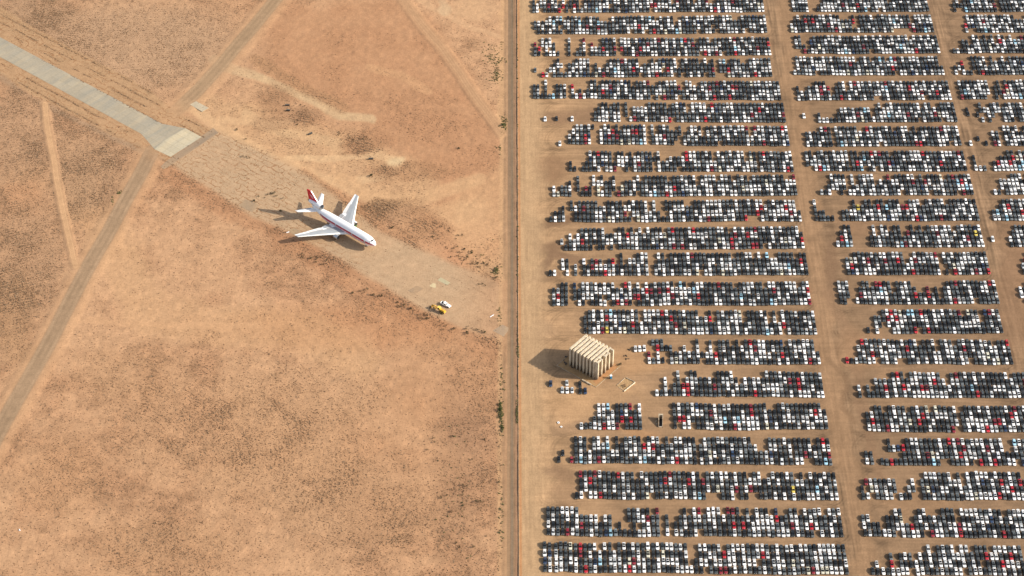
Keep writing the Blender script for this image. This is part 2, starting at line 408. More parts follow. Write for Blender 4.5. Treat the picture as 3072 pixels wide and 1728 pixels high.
# ------------------------------------------------------------ soil material (colour by place + fine grain)
def soil_material(name, cracks=False):
    m = bpy.data.materials.new(name); m.use_nodes = True; nt = m.node_tree; n = nt.nodes; l = nt.links
    b = n["Principled BSDF"]; b.inputs["Roughness"].default_value = .95; b.inputs["Specular IOR Level"].default_value = .15
    at_ = n.new("ShaderNodeAttribute"); at_.attribute_name = "paint"
    g = n.new("ShaderNodeNewGeometry")
    def noise(scale, det, lo, hi, a, c, mapping=None, rot=0):
        nz = n.new("ShaderNodeTexNoise"); nz.inputs["Scale"].default_value = scale; nz.inputs["Detail"].default_value = det
        if mapping:
            mp = n.new("ShaderNodeMapping"); mp.inputs["Scale"].default_value = mapping; mp.inputs["Rotation"].default_value = (0, 0, rot)
            l.new(g.outputs["Position"], mp.inputs[0]); l.new(mp.outputs[0], nz.inputs["Vector"])
        else: l.new(g.outputs["Position"], nz.inputs["Vector"])
        mr = n.new("ShaderNodeMapRange"); mr.inputs[1].default_value = lo; mr.inputs[2].default_value = hi
        mr.inputs[3].default_value = a; mr.inputs[4].default_value = c; l.new(nz.outputs[0], mr.inputs[0]); return mr.outputs[0]
    def mul(x, y):
        q = n.new("ShaderNodeMath"); q.operation = 'MULTIPLY'; l.new(x, q.inputs[0]); l.new(y, q.inputs[1]); return q.outputs[0]
    f = mul(noise(1.1, 5, .3, .7, .90, 1.10), noise(.22, 4, .3, .7, .94, 1.06))
    f = mul(f, noise(3.5, 2, .30, .42, .80, 1.0))
    f = mul(f, noise(.35, 3, .3, .7, .95, 1.05, (5, .7, 1), R(38)))
    vm = n.new("ShaderNodeVectorMath"); vm.operation = 'SCALE'; l.new(at_.outputs["Color"], vm.inputs[0]); l.new(f, vm.inputs["Scale"])
    out = vm.outputs[0]
    if cracks:   # joints of the old paving, grown over with rust coloured weeds
        mp = n.new("ShaderNodeMapping"); mp.inputs["Rotation"].default_value = (0, 0, R(38)); mp.inputs["Scale"].default_value = (1, 1, 1)
        wz = n.new("ShaderNodeTexNoise"); wz.inputs["Scale"].default_value = .09; wz.inputs["Detail"].default_value = 3
        l.new(g.outputs["Position"], wz.inputs["Vector"])
        mxv = n.new("ShaderNodeVectorMath"); mxv.operation = 'MULTIPLY_ADD'; l.new(wz.outputs["Color"], mxv.inputs[0])
        mxv.inputs[1].default_value = (11, 11, 0); l.new(g.outputs["Position"], mxv.inputs[2])
        l.new(mxv.outputs[0], mp.inputs[0])
        br = n.new("ShaderNodeTexBrick"); br.inputs["Scale"].default_value = 1; br.inputs["Brick Width"].default_value = 7.5
        br.inputs["Row Height"].default_value = 3.8; br.inputs["Mortar Size"].default_value = .42; br.inputs["Mortar Smooth"].default_value = .4
        l.new(mp.outputs[0], br.inputs["Vector"])
        gate = noise(.06, 4, .34, .54, .1, 1)
        gate2 = noise(.5, 3, .38, .54, 0, 1)
        k = mul(mul(br.outputs["Fac"], gate), gate2)
        sx_ = n.new('ShaderNodeSeparateXYZ'); l.new(g.outputs['Position'], sx_.inputs[0])
        xr = n.new('ShaderNodeMapRange'); xr.inputs[1].default_value = -135; xr.inputs[2].default_value = -75; xr.inputs[3].default_value = 1; xr.inputs[4].default_value = .18
        l.new(sx_.outputs[0], xr.inputs[0]); k = mul(k, xr.outputs[0])
        kk = n.new("ShaderNodeMath"); kk.operation = 'MULTIPLY'; l.new(k, kk.inputs[0]); kk.inputs[1].default_value = .75
        mx = n.new("ShaderNodeMix"); mx.data_type = 'RGBA'; l.new(kk.outputs[0], mx.inputs[0]); l.new(out, mx.inputs[6])
        mx.inputs[7].default_value = (.22, .105, .045, 1); out = mx.outputs[2]
    l.new(out, b.inputs["Base Color"])
    bp = n.new("ShaderNodeBump"); bp.inputs["Strength"].default_value = .25; bp.inputs["Distance"].default_value = .15
    nz = n.new("ShaderNodeTexNoise"); nz.inputs["Scale"].default_value = .9; nz.inputs["Detail"].default_value = 5
    l.new(g.outputs["Position"], nz.inputs["Vector"]); l.new(nz.outputs[0], bp.inputs["Height"]); l.new(bp.outputs[0], b.inputs["Normal"])
    return m
M_SOIL = soil_material("soil"); M_PAVE = soil_material("old_paving", True)

# ------------------------------------------------------------ the ground: one sheet to the horizon
def axis(a, b, step, far):
    c = list(np.arange(a, b+1e-6, step)); lo = []; hi = []
    d = step
    x = c[0]
    while x > -far: d *= 1.5; x -= d; lo.append(x)
    d = step; x = c[-1]
    while x < far: d *= 1.5; x += d; hi.append(x)
    return np.array(lo[::-1]+c+hi)
gx = axis(-350, 350, .62, 40000); gy = axis(745, 1290, .68, 40000)
GX, GY = np.meshgrid(gx, gy)
ins = (GX > -360) & (GX < 360) & (GY > 735) & (GY < 1300)
CX = GX.clip(-420, 420); CY = GY.clip(650, 1400)
Cg, Dg, Fg = soil(CX, CY)
Cg = (Cg*KAL).clip(.01, .95)
Z = -.28*fbm(GX/2.6, GY/2.6+100, 3) - .25*fbm(GX/11, GY/11+40, 2)
Z = np.where((GX > 3), Z*.12, Z*(1-Fg)) - .004
Z = np.where(ins, Z, -.3)
ny, nx = GX.shape
idx = np.arange(nx*ny).reshape(ny, nx)
q = np.stack([idx[:-1, :-1], idx[:-1, 1:], idx[1:, 1:], idx[1:, :-1]], -1).reshape(-1, 4)
V = np.stack([GX, GY, Z], -1).reshape(-1, 3)
ground = array_mesh("ground", V, q.ravel(), np.full(len(q), 4), np.zeros(len(q)), [M_SOIL], True, Cg.reshape(-1, 3))
tag(ground, "sandy tan desert ground under field and car park", "ground", kind="structure")
def ground_z(x, y):
    i = np.clip(np.searchsorted(gy, y), 0, ny-1); j = np.clip(np.searchsorted(gx, x), 0, nx-1); return Z[i, j]

def sheet(name, poly, z, matl, step=.7, color=None, space='px', label=None, cat=None, ragged=0.0):
    """flat sheet laid on the ground: grid cells whose centre falls inside the outline"""
    W = [tuple(at(a, b))[:2] for a, b in poly] if space == 'px' else poly
    xs = [p[0] for p in W]; ys = [p[1] for p in W]
    ax = np.arange(min(xs), max(xs)+step, step); ay = np.arange(min(ys), max(ys)+step, step)
    AX, AY = np.meshgrid(ax, ay); cx = (AX[:-1, :-1]+step/2); cy = (AY[:-1, :-1]+step/2)
    wx = cx+ragged*(vnoise(cx/2, cy/2)-.5)*2; wy = cy+ragged*(vnoise(cx/2+40, cy/2)-.5)*2
    keep = inpoly(wx, wy, W)
    id_ = np.arange(AX.size).reshape(AX.shape)
    q = np.stack([id_[:-1, :-1], id_[:-1, 1:], id_[1:, 1:], id_[1:, :-1]], -1)[keep]
    uq, inv = np.unique(q, return_inverse=True)
    V = np.stack([AX.ravel()[uq], AY.ravel()[uq], np.full(len(uq), z)], -1)
    c = soil_color(V[:, 0], V[:, 1]) if color is None else color(V[:, 0], V[:, 1])
    o = array_mesh(name, V, inv.ravel(), np.full(len(q), 4), np.zeros(len(q)), [matl], False, c)
    tag(o, label, cat, kind="structure"); return o
def offset_line(pts, w):     # px line -> world outline of half width w metres
    W = [at(a, b) for a, b in pts]; Lf, Rt = [], []
    for i, p in enumerate(W):
        d = (W[min(i+1, len(W)-1)]-W[max(i-1, 0)]); d.normalize(); nrm = Vector((-d.y, d.x, 0))
        Lf.append(tuple((p+nrm*w))[:2]); Rt.append(tuple((p-nrm*w))[:2])
    return Lf+Rt[::-1]
sheet("runway_shoulder", SHOULDER, .012, M_PAVE, .7, label="cracked tan paving on both sides of the pale runway", cat="shoulder", ragged=1.5)
sheet("taxiway", TAXIWAY, .016, M_PAVE, .7, label="old cracked tan taxiway under the parked airliner", cat="taxiway", ragged=1.5)
sheet("asphalt_road", [(ROAD_W, 700), (ROAD_E, 700), (ROAD_E, 1330), (ROAD_W, 1330)], .02, M_SOIL, .45, space='m', label="straight worn asphalt road between field and car park", cat="road")
for pts, w, lb in ((DIAG_UP, 4.6, "graded brown dirt road leaving the runway end toward the top"), (DIAG_LO, 4.6, "graded brown dirt road running from the taxiway to the lower left")):
    sheet("dirt_road", offset_line(pts, w), .024, M_SOIL, .55, space='m', label=lb, cat="dirt road", ragged=.5)
for pts, w, lb in ((TRACKW, 1.7, "narrow pale sand track on the left joining the dirt road"), (TRACKN, 2.1, "pale dirt track curving from the top down to the asphalt road")):
    sheet("dirt_track", offset_line(pts, w), .028, M_SOIL, .5, space='m', label=lb, cat="dirt track", ragged=.4)

# runway concrete: exact outline, slabs
def concrete_material(name, base, slab=None, rot=0.0):
    m = bpy.data.materials.new(name); m.use_nodes = True; nt = m.node_tree; n = nt.nodes; l = nt.links
    b = n["Principled BSDF"]; b.inputs["Roughness"].default_value = .85; b.inputs["Specular IOR Level"].default_value = .25
    g = n.new("ShaderNodeNewGeometry"); mp = n.new("ShaderNodeMapping"); mp.inputs["Rotation"].default_value = (0, 0, rot)
    l.new(g.outputs["Position"], mp.inputs[0])
    n1 = n.new("ShaderNodeTexNoise"); n1.inputs["Scale"].default_value = .06; n1.inputs["Detail"].default_value = 5
    mp2 = n.new("ShaderNodeMapping"); mp2.inputs["Scale"].default_value = (3.2, .5, 1); l.new(mp.outputs[0], mp2.inputs[0]); l.new(mp2.outputs[0], n1.inputs["Vector"])
    r1 = n.new("ShaderNodeValToRGB"); e = r1.color_ramp.elements
    e[0].position = .35; e[0].color = (base[0]*.88, base[1]*.895, base[2]*.92, 1); e[1].position = .65; e[1].color = (base[0]*1.12, base[1]*1.06, base[2]*.98, 1)
    l.new(n1.outputs[0], r1.inputs[0]); out = r1.outputs[0]
    n2 = n.new("ShaderNodeTexNoise"); n2.inputs["Scale"].default_value = .8; n2.inputs["Detail"].default_value = 6; l.new(mp.outputs[0], n2.inputs["Vector"])
    mr = n.new("ShaderNodeMapRange"); mr.inputs[1].default_value = .3; mr.inputs[2].default_value = .7; mr.inputs[3].default_value = .92; mr.inputs[4].default_value = 1.08
    l.new(n2.outputs[0], mr.inputs[0]); vm = n.new("ShaderNodeVectorMath"); vm.operation = 'SCALE'; l.new(out, vm.inputs[0]); l.new(mr.outputs[0], vm.inputs["Scale"]); out = vm.outputs[0]
    if slab:
        br = n.new("ShaderNodeTexBrick"); br.offset = 0; br.inputs["Scale"].default_value = 1; br.inputs["Brick Width"].default_value = slab[0]
        br.inputs["Row Height"].default_value = slab[1]; br.inputs["Mortar Size"].default_value = slab[2]; br.inputs["Bias"].default_value = 0
        br.inputs["Color1"].default_value = (.94, .94, .94, 1); br.inputs["Color2"].default_value = (1.05, 1.05, 1.05, 1); br.inputs["Mortar"].default_value = (.88, .86, .82, 1)
        l.new(mp.outputs[0], br.inputs["Vector"]); v2 = n.new("ShaderNodeVectorMath"); v2.operation = 'MULTIPLY'
        l.new(out, v2.inputs[0]); l.new(br.outputs["Color"], v2.inputs[1]); out = v2.outputs[0]
    l.new(out, b.inputs["Base Color"]); return m
def flat_poly(name, poly, z, matl, label, cat, kind="structure", th=.0):
    W = [at(a, b) for a, b in poly]; mb = MB(); top = [(p.x, p.y, z) for p in W]
    mb.loft([[(p.x, p.y, z-.25) for p in W], top], 0, True, True)
    o = mb.build(name, matl); tag(o, label, cat, kind=kind); return o
RA = math.atan2(*( (at(487,371.5)-at(0,111.5))[i] for i in (1, 0)))
flat_poly("runway", RUNWAY, .05, concrete_material("runway_concrete", lin((190,179,160))*KAL, (6.1, 6.1, .10), -RA), "pale grey green concrete runway crossing the upper left", "runway")
flat_poly("runway_end_slabs", RUN_END, .075, concrete_material("new_concrete", lin((212,200,176))*KAL, (7.6, 5.0, .16), -RA), "lighter concrete slabs at the squared end of the runway", "runway")
M_OLD = concrete_material("old_asphalt", lin((178,153,128))*KAL, None, -RA)
flat_poly("asphalt_strip", OLD_STRIP, .05, M_OLD, "narrow grey brown asphalt strip across the taxiway beyond the runway end", "asphalt strip")
for poly, c, nm, lb in (
    ([(569.7,313.5),(588,303.6),(626,323.5),(606,335)], (206,192,170), "concrete_pad", "small pale concrete pad beside the dirt road near the runway end"),
    ([(1313,841),(1322,832),(1351,848),(1342,856)], (204,192,160), "concrete_slab", "pale oblong concrete slab in the taxiway north of the white truck"),
    ([(1288,858),(1299,849),(1307,851),(1308,863),(1302,864)], (222,204,168), "concrete_slab", "small whitish broken slab near the white truck"),
    ([(1478,992),(1507,974),(1526,983),(1524,993),(1511,1010)], (188,162,136), "asphalt_patch", "grey brown asphalt patch beside the road at the taxiway end"),
    ([(716,617),(738,597),(777,616),(757,637)], (184,158,130), "asphalt_patch", "grey patch at the taxiway edge below the airliner tail shadow"),
    ([(864,694),(882,684),(902,693),(886,706)], (186,160,130), "asphalt_patch", "grey patch of paving behind the left wing tip"),
    ([(1224,872),(1250,857),(1270,866),(1246,882)], (184,156,128), "asphalt_patch", "faint grey patch on the taxiway left of the broken slab"),
    ):
    flat_poly(nm, poly, .045, concrete_material(nm, lin(c)*KAL), lb, nm.replace("_", " "))
# ------------------------------------------------------------ cars
PAINT = {'w': (.77,.755,.72), 's': (.50,.51,.50), 'g': (.105,.118,.12), 'd': (.040,.048,.050), 'k': (.013,.016,.017), 'r': (.40,.012,.022),
         'm': (.20,.012,.022), 'b': (.30,.50,.60), 'n': (.016,.035,.075), 't': (.52,.49,.38), 'y': (.60,.46,.08), 'o': (.52,.49,.38)}
CNAME = {'w': 'white', 's': 'silver', 'g': 'grey', 'd': 'dark grey', 'k': 'black', 'r': 'red', 'm': 'dark red', 'b': 'pale blue', 'n': 'dark blue',
         't': 'beige', 'y': 'yellow', 'o': 'beige'}
M_GLASS = mat("car_glass", (.008,.009,.010), .22, spec=.3, var=.05)
M_TYRE = mat("tyre_rubber", (.018,.017,.016), .8, var=.2)
M_LAMP = mat("lamp_glass", (.55,.56,.56), .2, var=.05)
M_TAIL = mat("tail_lamp", (.25,.01,.01), .25, var=.05)
M_DARK = mat("dark_trim", (.02,.02,.02), .6)
def paint_mat(name, col):
    m = mat(name, col, .38, coat=.35, var=.05, scale=.7, spec=.4, dirt=(.36,.27,.18), dirt_amt=.14, dirt_scale=.9); return m
CARM = {k: paint_mat("car_paint_"+CNAME[k].replace(" ", "_")+("_2" if k == 'o' else ""), c) for k, c in PAINT.items()}
def stuff_paint():
    m = bpy.data.materials.new("car_paint_many"); m.use_nodes = True; n = m.node_tree.nodes; l = m.node_tree.links
    b = n["Principled BSDF"]; b.inputs["Roughness"].default_value = .38; b.inputs["Coat Weight"].default_value = .35; b.inputs["Specular IOR Level"].default_value = .4
    a = n.new("ShaderNodeAttribute"); a.attribute_name = "paint"; g = n.new("ShaderNodeNewGeometry")
    nz = n.new("ShaderNodeTexNoise"); nz.inputs["Scale"].default_value = .7; nz.inputs["Detail"].default_value = 5; l.new(g.outputs["Position"], nz.inputs["Vector"])
    mr = n.new("ShaderNodeMapRange"); mr.inputs[1].default_value = .48; mr.inputs[2].default_value = .7; mr.inputs[3].default_value = 0; mr.inputs[4].default_value = .14
    l.new(nz.outputs[0], mr.inputs[0]); mx = n.new("ShaderNodeMix"); mx.data_type = 'RGBA'; l.new(mr.outputs[0], mx.inputs[0])
    l.new(a.outputs["Color"], mx.inputs[6]); mx.inputs[7].default_value = (.36,.27,.18,1); l.new(mx.outputs[2], b.inputs["Base Color"]); return m
M_MANY = stuff_paint()

TYPES = {  # L, W, H, belt, greenhouse y at belt (rear, front), y at roof (rear, front), trunk/hood heights
 'sedan': (4.76,1.80,1.46,.98, 1.72,-1.18, .95,-.34, 1.02,.92),
 'hatch': (4.42,1.80,1.48,.98, 2.02,-1.10, 1.45,-.26, .98,.94),
 'wagon': (4.80,1.80,1.50,.98, 2.22,-1.15, 1.80,-.30, .98,.93),
 'suv':   (4.72,1.88,1.70,1.08, 2.12,-1.20, 1.60,-.40, 1.08,1.04),
}
def car_parts(kind, sunroof, nw=12):
    L, W, H, BZ, gr0, gf0, gr1, gf1, ZT, ZH = TYPES[kind]; h = L/2; w = W/2
    body = MB()
    st = [(h,.76*w,.42,ZT-.22),(h-.12,.90*w,.28,ZT-.04),(h-.55,.97*w,.22,ZT),(.9,w,.20,BZ),(-.5,w,.20,BZ),(gf0,w,.20,ZH+.03),(-h+.75,.97*w,.22,ZH-.06),(-h+.2,.86*w,.26,ZH-.20),(-h,.66*w,.36,ZH-.34)]
    secs = []
    for y, ww, zb, zt in st:
        zm = zb+(zt-zb)*.55
        secs.append([(-ww*.93,y,zb),(-ww,y,zm),(-ww*.93,y,zt-.07),(-ww*.62,y,zt),(ww*.62,y,zt),(ww*.93,y,zt-.07),(ww,y,zm),(ww*.93,y,zb)])
    body.loft(secs, 0, True, True)
    b = w*.90; r = w*.68; z0 = BZ-.03
    P = lambda x, y, z: (x, y, z)
    ym = (gr1+gf1)/2
    A = [P(-b,gr0,z0-.0),P(b,gr0,z0)]; Bq = [P(-r,gr1,H-.05),P(r,gr1,H-.05)]; Cq = [P(-r,ym,H),P(r,ym,H)]; D = [P(-r,gf1,H-.04),P(r,gf1,H-.04)]; E = [P(-b,gf0,z0),P(b,gf0,z0)]
    body.face([A[1],A[0],Bq[0],Bq[1]]); body.face([Bq[1],Bq[0],Cq[0],Cq[1]]); body.face([Cq[1],Cq[0],D[0],D[1]]); body.face([D[1],D[0],E[0],E[1]])
    body.face([A[0],E[0],D[0],Cq[0],Bq[0]]); body.face([E[1],A[1],Bq[1],Cq[1],D[1]])
    def inset(q, k, off):
        q = [Vector(p) for p in q]; c = sum(q, Vector())/len(q); nn = (q[1]-q[0]).cross(q[2]-q[1]).normalized()
        if nn.dot(c-Vector((0,0,.6))) < 0: nn = -nn
        return [p+(c-p)*k+nn*off for p in q]
    def panel(q, k=.14, off=.02):
        mb = MB(); a = inset(q, k, off); 
        mb.face(a); return mb
    wind = panel([D[1],D[0],E[0],E[1]], .06); rear = panel([A[1],A[0],Bq[0],Bq[1]], .06)
    sides = []
    for s in (0, 1):
        sd_ = MB(); sd_.face(inset([A[s],E[s],D[s],Bq[s]], .15, .02)); sides.append(sd_)
    out = {'body': (body, 0), 'windscreen': (wind, 1), 'rear_window': (rear, 1), 'side_window': (sides[0], 1), 'side_window ': (sides[1], 1)}
    if sunroof:
        sr = MB(); rr = r*(.62 if sunroof == 1 else .82); l = .55 if sunroof == 1 else 1.1
        y0 = gf1+.22
        sr.face([(-rr,y0,H+.012),(rr,y0,H+.012),(rr,y0+l,H+.012),(-rr,y0+l,H+.012)]); out['sunroof'] = (sr, 1)
    wh = []
    for sy in (h-.85, -h+.85):
        for sx in (-1, 1):
            mb = MB(); mb.cyl((sx*(w-.20),sy,.32),(sx*(w+.012),sy,.32),.32,n=nw); wh.append(mb)
    lamps = []
    for sx in (-1, 1):
        mb = MB(); x0, x1 = sorted((sx*w*.46, sx*w*.76))
        mb.face([(x0,-h+.04,ZH-.37),(x1,-h+.13,ZH-.35),(x1,-h+.20,ZH-.19),(x0,-h+.10,ZH-.22)]); lamps.append(mb)
    return out, wh, lamps
# merged low-poly templates for the mass of cars
def template(kind, sr):
    out, wh, lamps = car_parts(kind, sr, 6); V = []; F_ = []; Mi = []
    for k, (mb, mi) in out.items():
        o = len(V); V += mb.v; F_ += [tuple(o+i for i in f) for f in mb.f]; Mi += [mi]*len(mb.f)
    for mb in wh:
        o = len(V); V += mb.v; F_ += [tuple(o+i for i in f) for f in mb.f]; Mi += [2]*len(mb.f)
    for mb in lamps:
        o = len(V); V += mb.v; F_ += [tuple(o+i for i in f) for f in mb.f]; Mi += [3]*len(mb.f)
    if sr == 0 and kind == 'sedan': pass
    return np.array(V), F_, Mi
TPL = {(k, s): template(k, s) for k in TYPES for s in (0, 1, 2)}

# ------------------------------------------------------------ where every car stands
# each block: (row, V of the front line at left, at right, x of first column, x of last column, profile)
# profile: one hex digit per column, bit 8 = back line ... bit 1 = front line; padded with mostly full columns
MX = 2546
ROWS = [
 (133,128,[(140,2470,"7367FFF3636FF1FFFFFFFDFFFFFF")]), (350,342,[(155,2500,"6777FFFD6FFFF7FFFF777FFFFFEFFFEFF7FFFF37FFFFEFFFD")]),
 (578,570,[(155,965,"73CFD7100F013F0733FFFFF"),(1035,2540,"EFFFFFFFFF")]),
 (790,788,[(155,2550,"201127F51"+"77FFFF17337FFFFFFFF277F7FDFFE3EFFFF7E7F0EE7")]),
 (1005,1022,[(145,2641,"77"+"1F117770713"+"13FF7FFFFFFFF7FFFF67EFFFF63FF77")]),
 (1238,1250,[(765,2686,"37FF7FF0E17777FFFFF7EFF")]),
 (1470,1490,[(505,2726,"37FFFF807FF7F7FFFFFF0F3FFF76C37FFF")]),
 (1747,1752,[(515,2400,"31013FFFEFF3EE7E7FFFF4F337767"),(2455,2766,"FFFFFFFF")]),
 (2005,1992,[(345,2806,"3133"+"70E133C7D77E137"+"77E")]),
 (2262,2252,[(315,2846,"13370C7FFFFF77FFFF7DEFFF3F31DFFFF77FFFFFFFFFFFFFEEE")]),
 (2550,2527,[(425,2876,"21737FFFEFF676FF7F7F")]),
 (2812,2800,[(310,2916,"1106703"+"0737773773F377FFF03FF7")]),
 (3113,3106,[(345,475,"77FF"),(560,2946,"E7FEFFFDEF77FF6")]),
 (3391,3403,[(665,3001,"7FFFFFFF")]),
 (3703,3706,[(1180,3041,"44439FD4733733F23F3FFF7F7F")]),
 (4030,4040,[(1393,3076,"11713F37FF7777FFFF7377777F")]),
 (4367,4367,[(625,1224,"1113FFF7FEFF7F"),(1579,3116,"FEFFEFFF")]),
 (4711,4730,[(525,1783,"1FFF3FF7F3F7FFFF7FFF7F7FFFFF"),(1848,2350,"7FFFFFFFFFF"),(2360,2760,"7733FFFFF"),(2820,3156,"FFEE7FFF")]),
 (5075,5085,[(575,3221,"1FEFFFFFFFFFF7FFEFFFFFFFFFF7EEEFFFEFF6EF")]),
 (5445,5465,[(290,1408,"FFFFFFF7777377131DFDFF7F"),(1500,1500,"7"),(1590,3271,"37F7FE7FFF7FFF7F7FFF7F77FF7F")]),
]
MID = [
 (125,125,[(240,375,"FFFF"),(485,1600,"137FFFFFFFFFFFEFFEFF"),(1875,2700,"3627FFFFFFFF0FFF")]),
 (335,335,[(220,1650,"37F7FFFFFFFFFF777D1FFFF7FFFFEEEEE"),(1995,2760,"3EEFFF")]),
 (548,545,[(275,1710,"EE317FFFFFFFFFFFFFFFEF"),(1865,2700,"111773FF")]),
 (770,765,[(250,1755,"1FFFFFEFFFFF"),(1890,2700,"32711EFFF")]),
 (1030,1008,[(290,1825,"7337"+"7FFF717FF3FFFFFFEEFFF"),(1950,2700,"FFFFFFFE07E3FF")]),
 (1252,1242,[(500,1885,"311113777777771" + "7F"),(2120,2700,"2D47ECC7F")]),
 (1496,1486,[(380,620,"7777FFF"),(690,1925,"FFFFFF77FFFEFF"),(2285,2700,"770FFF")]),
 (1743,1742,[(385,790,"EE7FFFFFFFF"),(850,1985,"FF"),(2090,2180,"711"),(2285,2700,"3377FF7F")]),
 (1989,1985,[(520,2050,"11"+"3EEFE1F3FFFF377F7F"),(2285,2700,"11677F")]),
 (2248,2245,[(470,630,"F3311"),(745,2110,"333F77FF7FF7FF"),(2280,2700,"337FF")]),
 (2511,2515,[(685,825,"17FF"),(1030,2155,"3F3FF7FF37"),(2455,2700,"37FFFF")]),
 (2796,2796,[(795,1715,"77FFFFFFF"),(1795,2220,"DEFFFFFFFFF"),(2585,2700,"37F")]),
 (3093,3093,[(720,800,"FFE"),(885,2310,"17FF7FFFF3FFFF73373717FF"),(2570,2700,"67F")]),
 (3393,3393,[(1085,2350,"76CEFFFFFFEFFFF")]),
 (3701,3707,[(780,2450,"1117FFFEFFFFEEFFF7FFF3")]),
 (4043,4050,[(910,910,"3"),(1000,2620,"31777"+"7FFF7FFFFFFF73F")]),
 (4390,4395,[(1005,1905,"77FF7FFFF7FFFF"),(1975,2620,"7FFF")]),
 (4725,4735,[(985,1035,"33"),(1135,2620,"11D557FFFFFFFEEFFFF")]),
 (5080,5085,[(945,2620,"35677"+"776113607FFFFFF7F")]),
 (5455,5470,[(965,2620,"7733177EF337FE777")]),
]
LONE = [(155,-1,0),]   # placeholder
LONES = [(255,1240,'w'),(372,1236,'k'),(530,1238,'w'),(405,1490,'w'),(MX+340,1208,'w'),(MX+1995,1150,'k'),(MX+2010,1188,'k'),
         (MX+2035,1488,'w'),(MX+2110,1440,'k'),(MX+2195,1486,'k'),(MX+2260,2462,'w'),(MX+995,3390,'k'),(MX+340,2860,'x')]
CARS = []   # dict(x, y(centre), rz, kind, col, sr, row, block, line, n, name)
CW = "w"*25+"s"*9+"g"*16+"d"*25+"k"*18+"r"*3+"m"*2+"b"*1+"t"*1+"n"*1
def rcol(rg):
    x = rg.random()
    if x > .9992: return 'y'
    if x > .9975: return 'o'
    return CW[rg.integers(len(CW))]
PITCH_Y = 5.0
def put(x, y, col, rg, info=None, sr=None, kind=None):
    kind = kind or ('sedan','sedan','sedan','sedan','hatch','wagon','suv')[rg.integers(7)]
    sr = int(rg.choice([0, 0, 1, 1, 1, 2])) if sr is None else sr
    CARS.append(dict(x=x, y=y, rz=rg.normal(0, .012), kind=kind, col=col, sr=sr, info=info, s=1+rg.normal(0, .015)))
def place_segment(vl, vr, U0, U1, prof, x0, x1, rg):
    s = 3.385
    W0 = at(1560+U0/s, (vl+(vr-vl)*0)/s)
    ua, ub = 1560+x0/s, 1560+x1/s
    va = (vl+(vr-vl)*(x0-U0)/max(U1-U0, 1))/s; vb = (vl+(vr-vl)*(x1-U0)/max(U1-U0, 1))/s
    A, B = at(ua, va), at(ub, vb); n = max(1, round((B-A).length/2.43)+1)
    prof = list(prof)
    while len(prof) < n:
        r = rg.random(); prof.append('F' if r < .84 else ('7' if r < .94 else ('E' if r < .975 else '3')))
    prof = prof[:n]
    ph = rg.random()*9; shift = 0
    for i in range(n):
        p = A.lerp(B, i/max(n-1, 1)); bits = int(prof[i], 16)
        shift = .8*shift + rg.normal(0, .16); dx = rg.normal(0, .05)
        for line in range(4):     # 0 = front line
            if bits & (1 << line):
                L = 4.6
                put(p.x+dx+rg.normal(0, .05), p.y+.15+L/2+line*PITCH_Y+shift+rg.normal(0, .12), rcol(rg), rg)
for i, (vl, vr, segs) in enumerate(ROWS):
    rg = np.random.default_rng(100+i)
    U0, U1 = segs[0][0], segs[-1][1]
    for x0, x1, pr in segs: place_segment(vl, vr, U0, U1, pr, x0, x1, rg)
for i, (vl, vr, segs) in enumerate(MID):
    rg = np.random.default_rng(200+i)
    U0, U1 = segs[0][0]+MX, segs[-1][1]+MX
    for x0, x1, pr in segs: place_segment(vl, vr, U0, U1, pr, x0+MX, x1+MX, rg)
rg = np.random.default_rng(5)
for U, V_, c in LONES:
    if c == 'x': continue
    p = at(1560+U/3.385, V_/3.385); put(p.x, p.y+2.45, c, rg)

# the nearest row, surveyed car by car: columns (picture x of the front car) and colours from back line to front line
COL_L = [1634.9,1650.1,1669.3,1683.8,1698.4,1713,1728.7,1743.2,1757.8,1772.3,1786.3,1801.5,1816.6,1832.9,1845.7,1860.3,1876,1889.4,
 1902.7,1917.8,1933,1947.5,1963.3,1977.2,1992.4,2005.8,2019.2,2033.1,2046.5,2061.7,2075.6,2090.2,2105.9,2120.5,2133.9,2148.4,2163,2178,
 2191.8,2205.8,2220.6,2236.1,2251.6,2266.4,2279.6,2295.1,2309.1,2325.4,2339.3,2353.3,2368.9,2383.6,2396.8,2411.5,2426.3,2440.3,2453.5,2469,2482.2,2496.2,2510.9,2526.5,2542]
TXT_L = ("dwnd dnsw dsws gdsw gddg tgwk gkww rmkd dkgr dwgg wknw .sbk wkdd ddsd .wsw ddsg wkdw kktr wgmw gwwg dksw wtgd dkkg wdww dtwd wkwk wgwk gdww skks dwdw ...w ..kk "
 "sdwk wdw. dwkg dswd sdwm .rgm gswk swww wkdd wsww dgwg kgwk ws.g wrdw gskd dksg wwww ddwg skdg wkts kggg wkwd sgkt dgdm kwsw wwst sggt swgw wskw dgkw dgwd").split()
COL_R = [2600+x/5.458 for x in (110,190,280,360,440,520,600,675,760,845,925,1005,1085,1165,1245,1325,1400,1475,1550,1630,1710,1790,1875,1950,2025,2110,2185,2265,2350,2430,2515,2595)]
TXT_R = ("...d ..wk ...w ...d .grw ...w .kgw .wkw .gk. ..ww .wgw .kkd swwk .dkg dgww swsg ddwd wsdw .wkw wsw. sdkg .gsw ddkw gk.k drkg .wgw swkg wgrw wkwk grws wkwk ggkk").split()
rg = np.random.default_rng(77); NEAR = []
LN = {3: "back line", 2: "third line", 1: "second line", 0: "front line"}
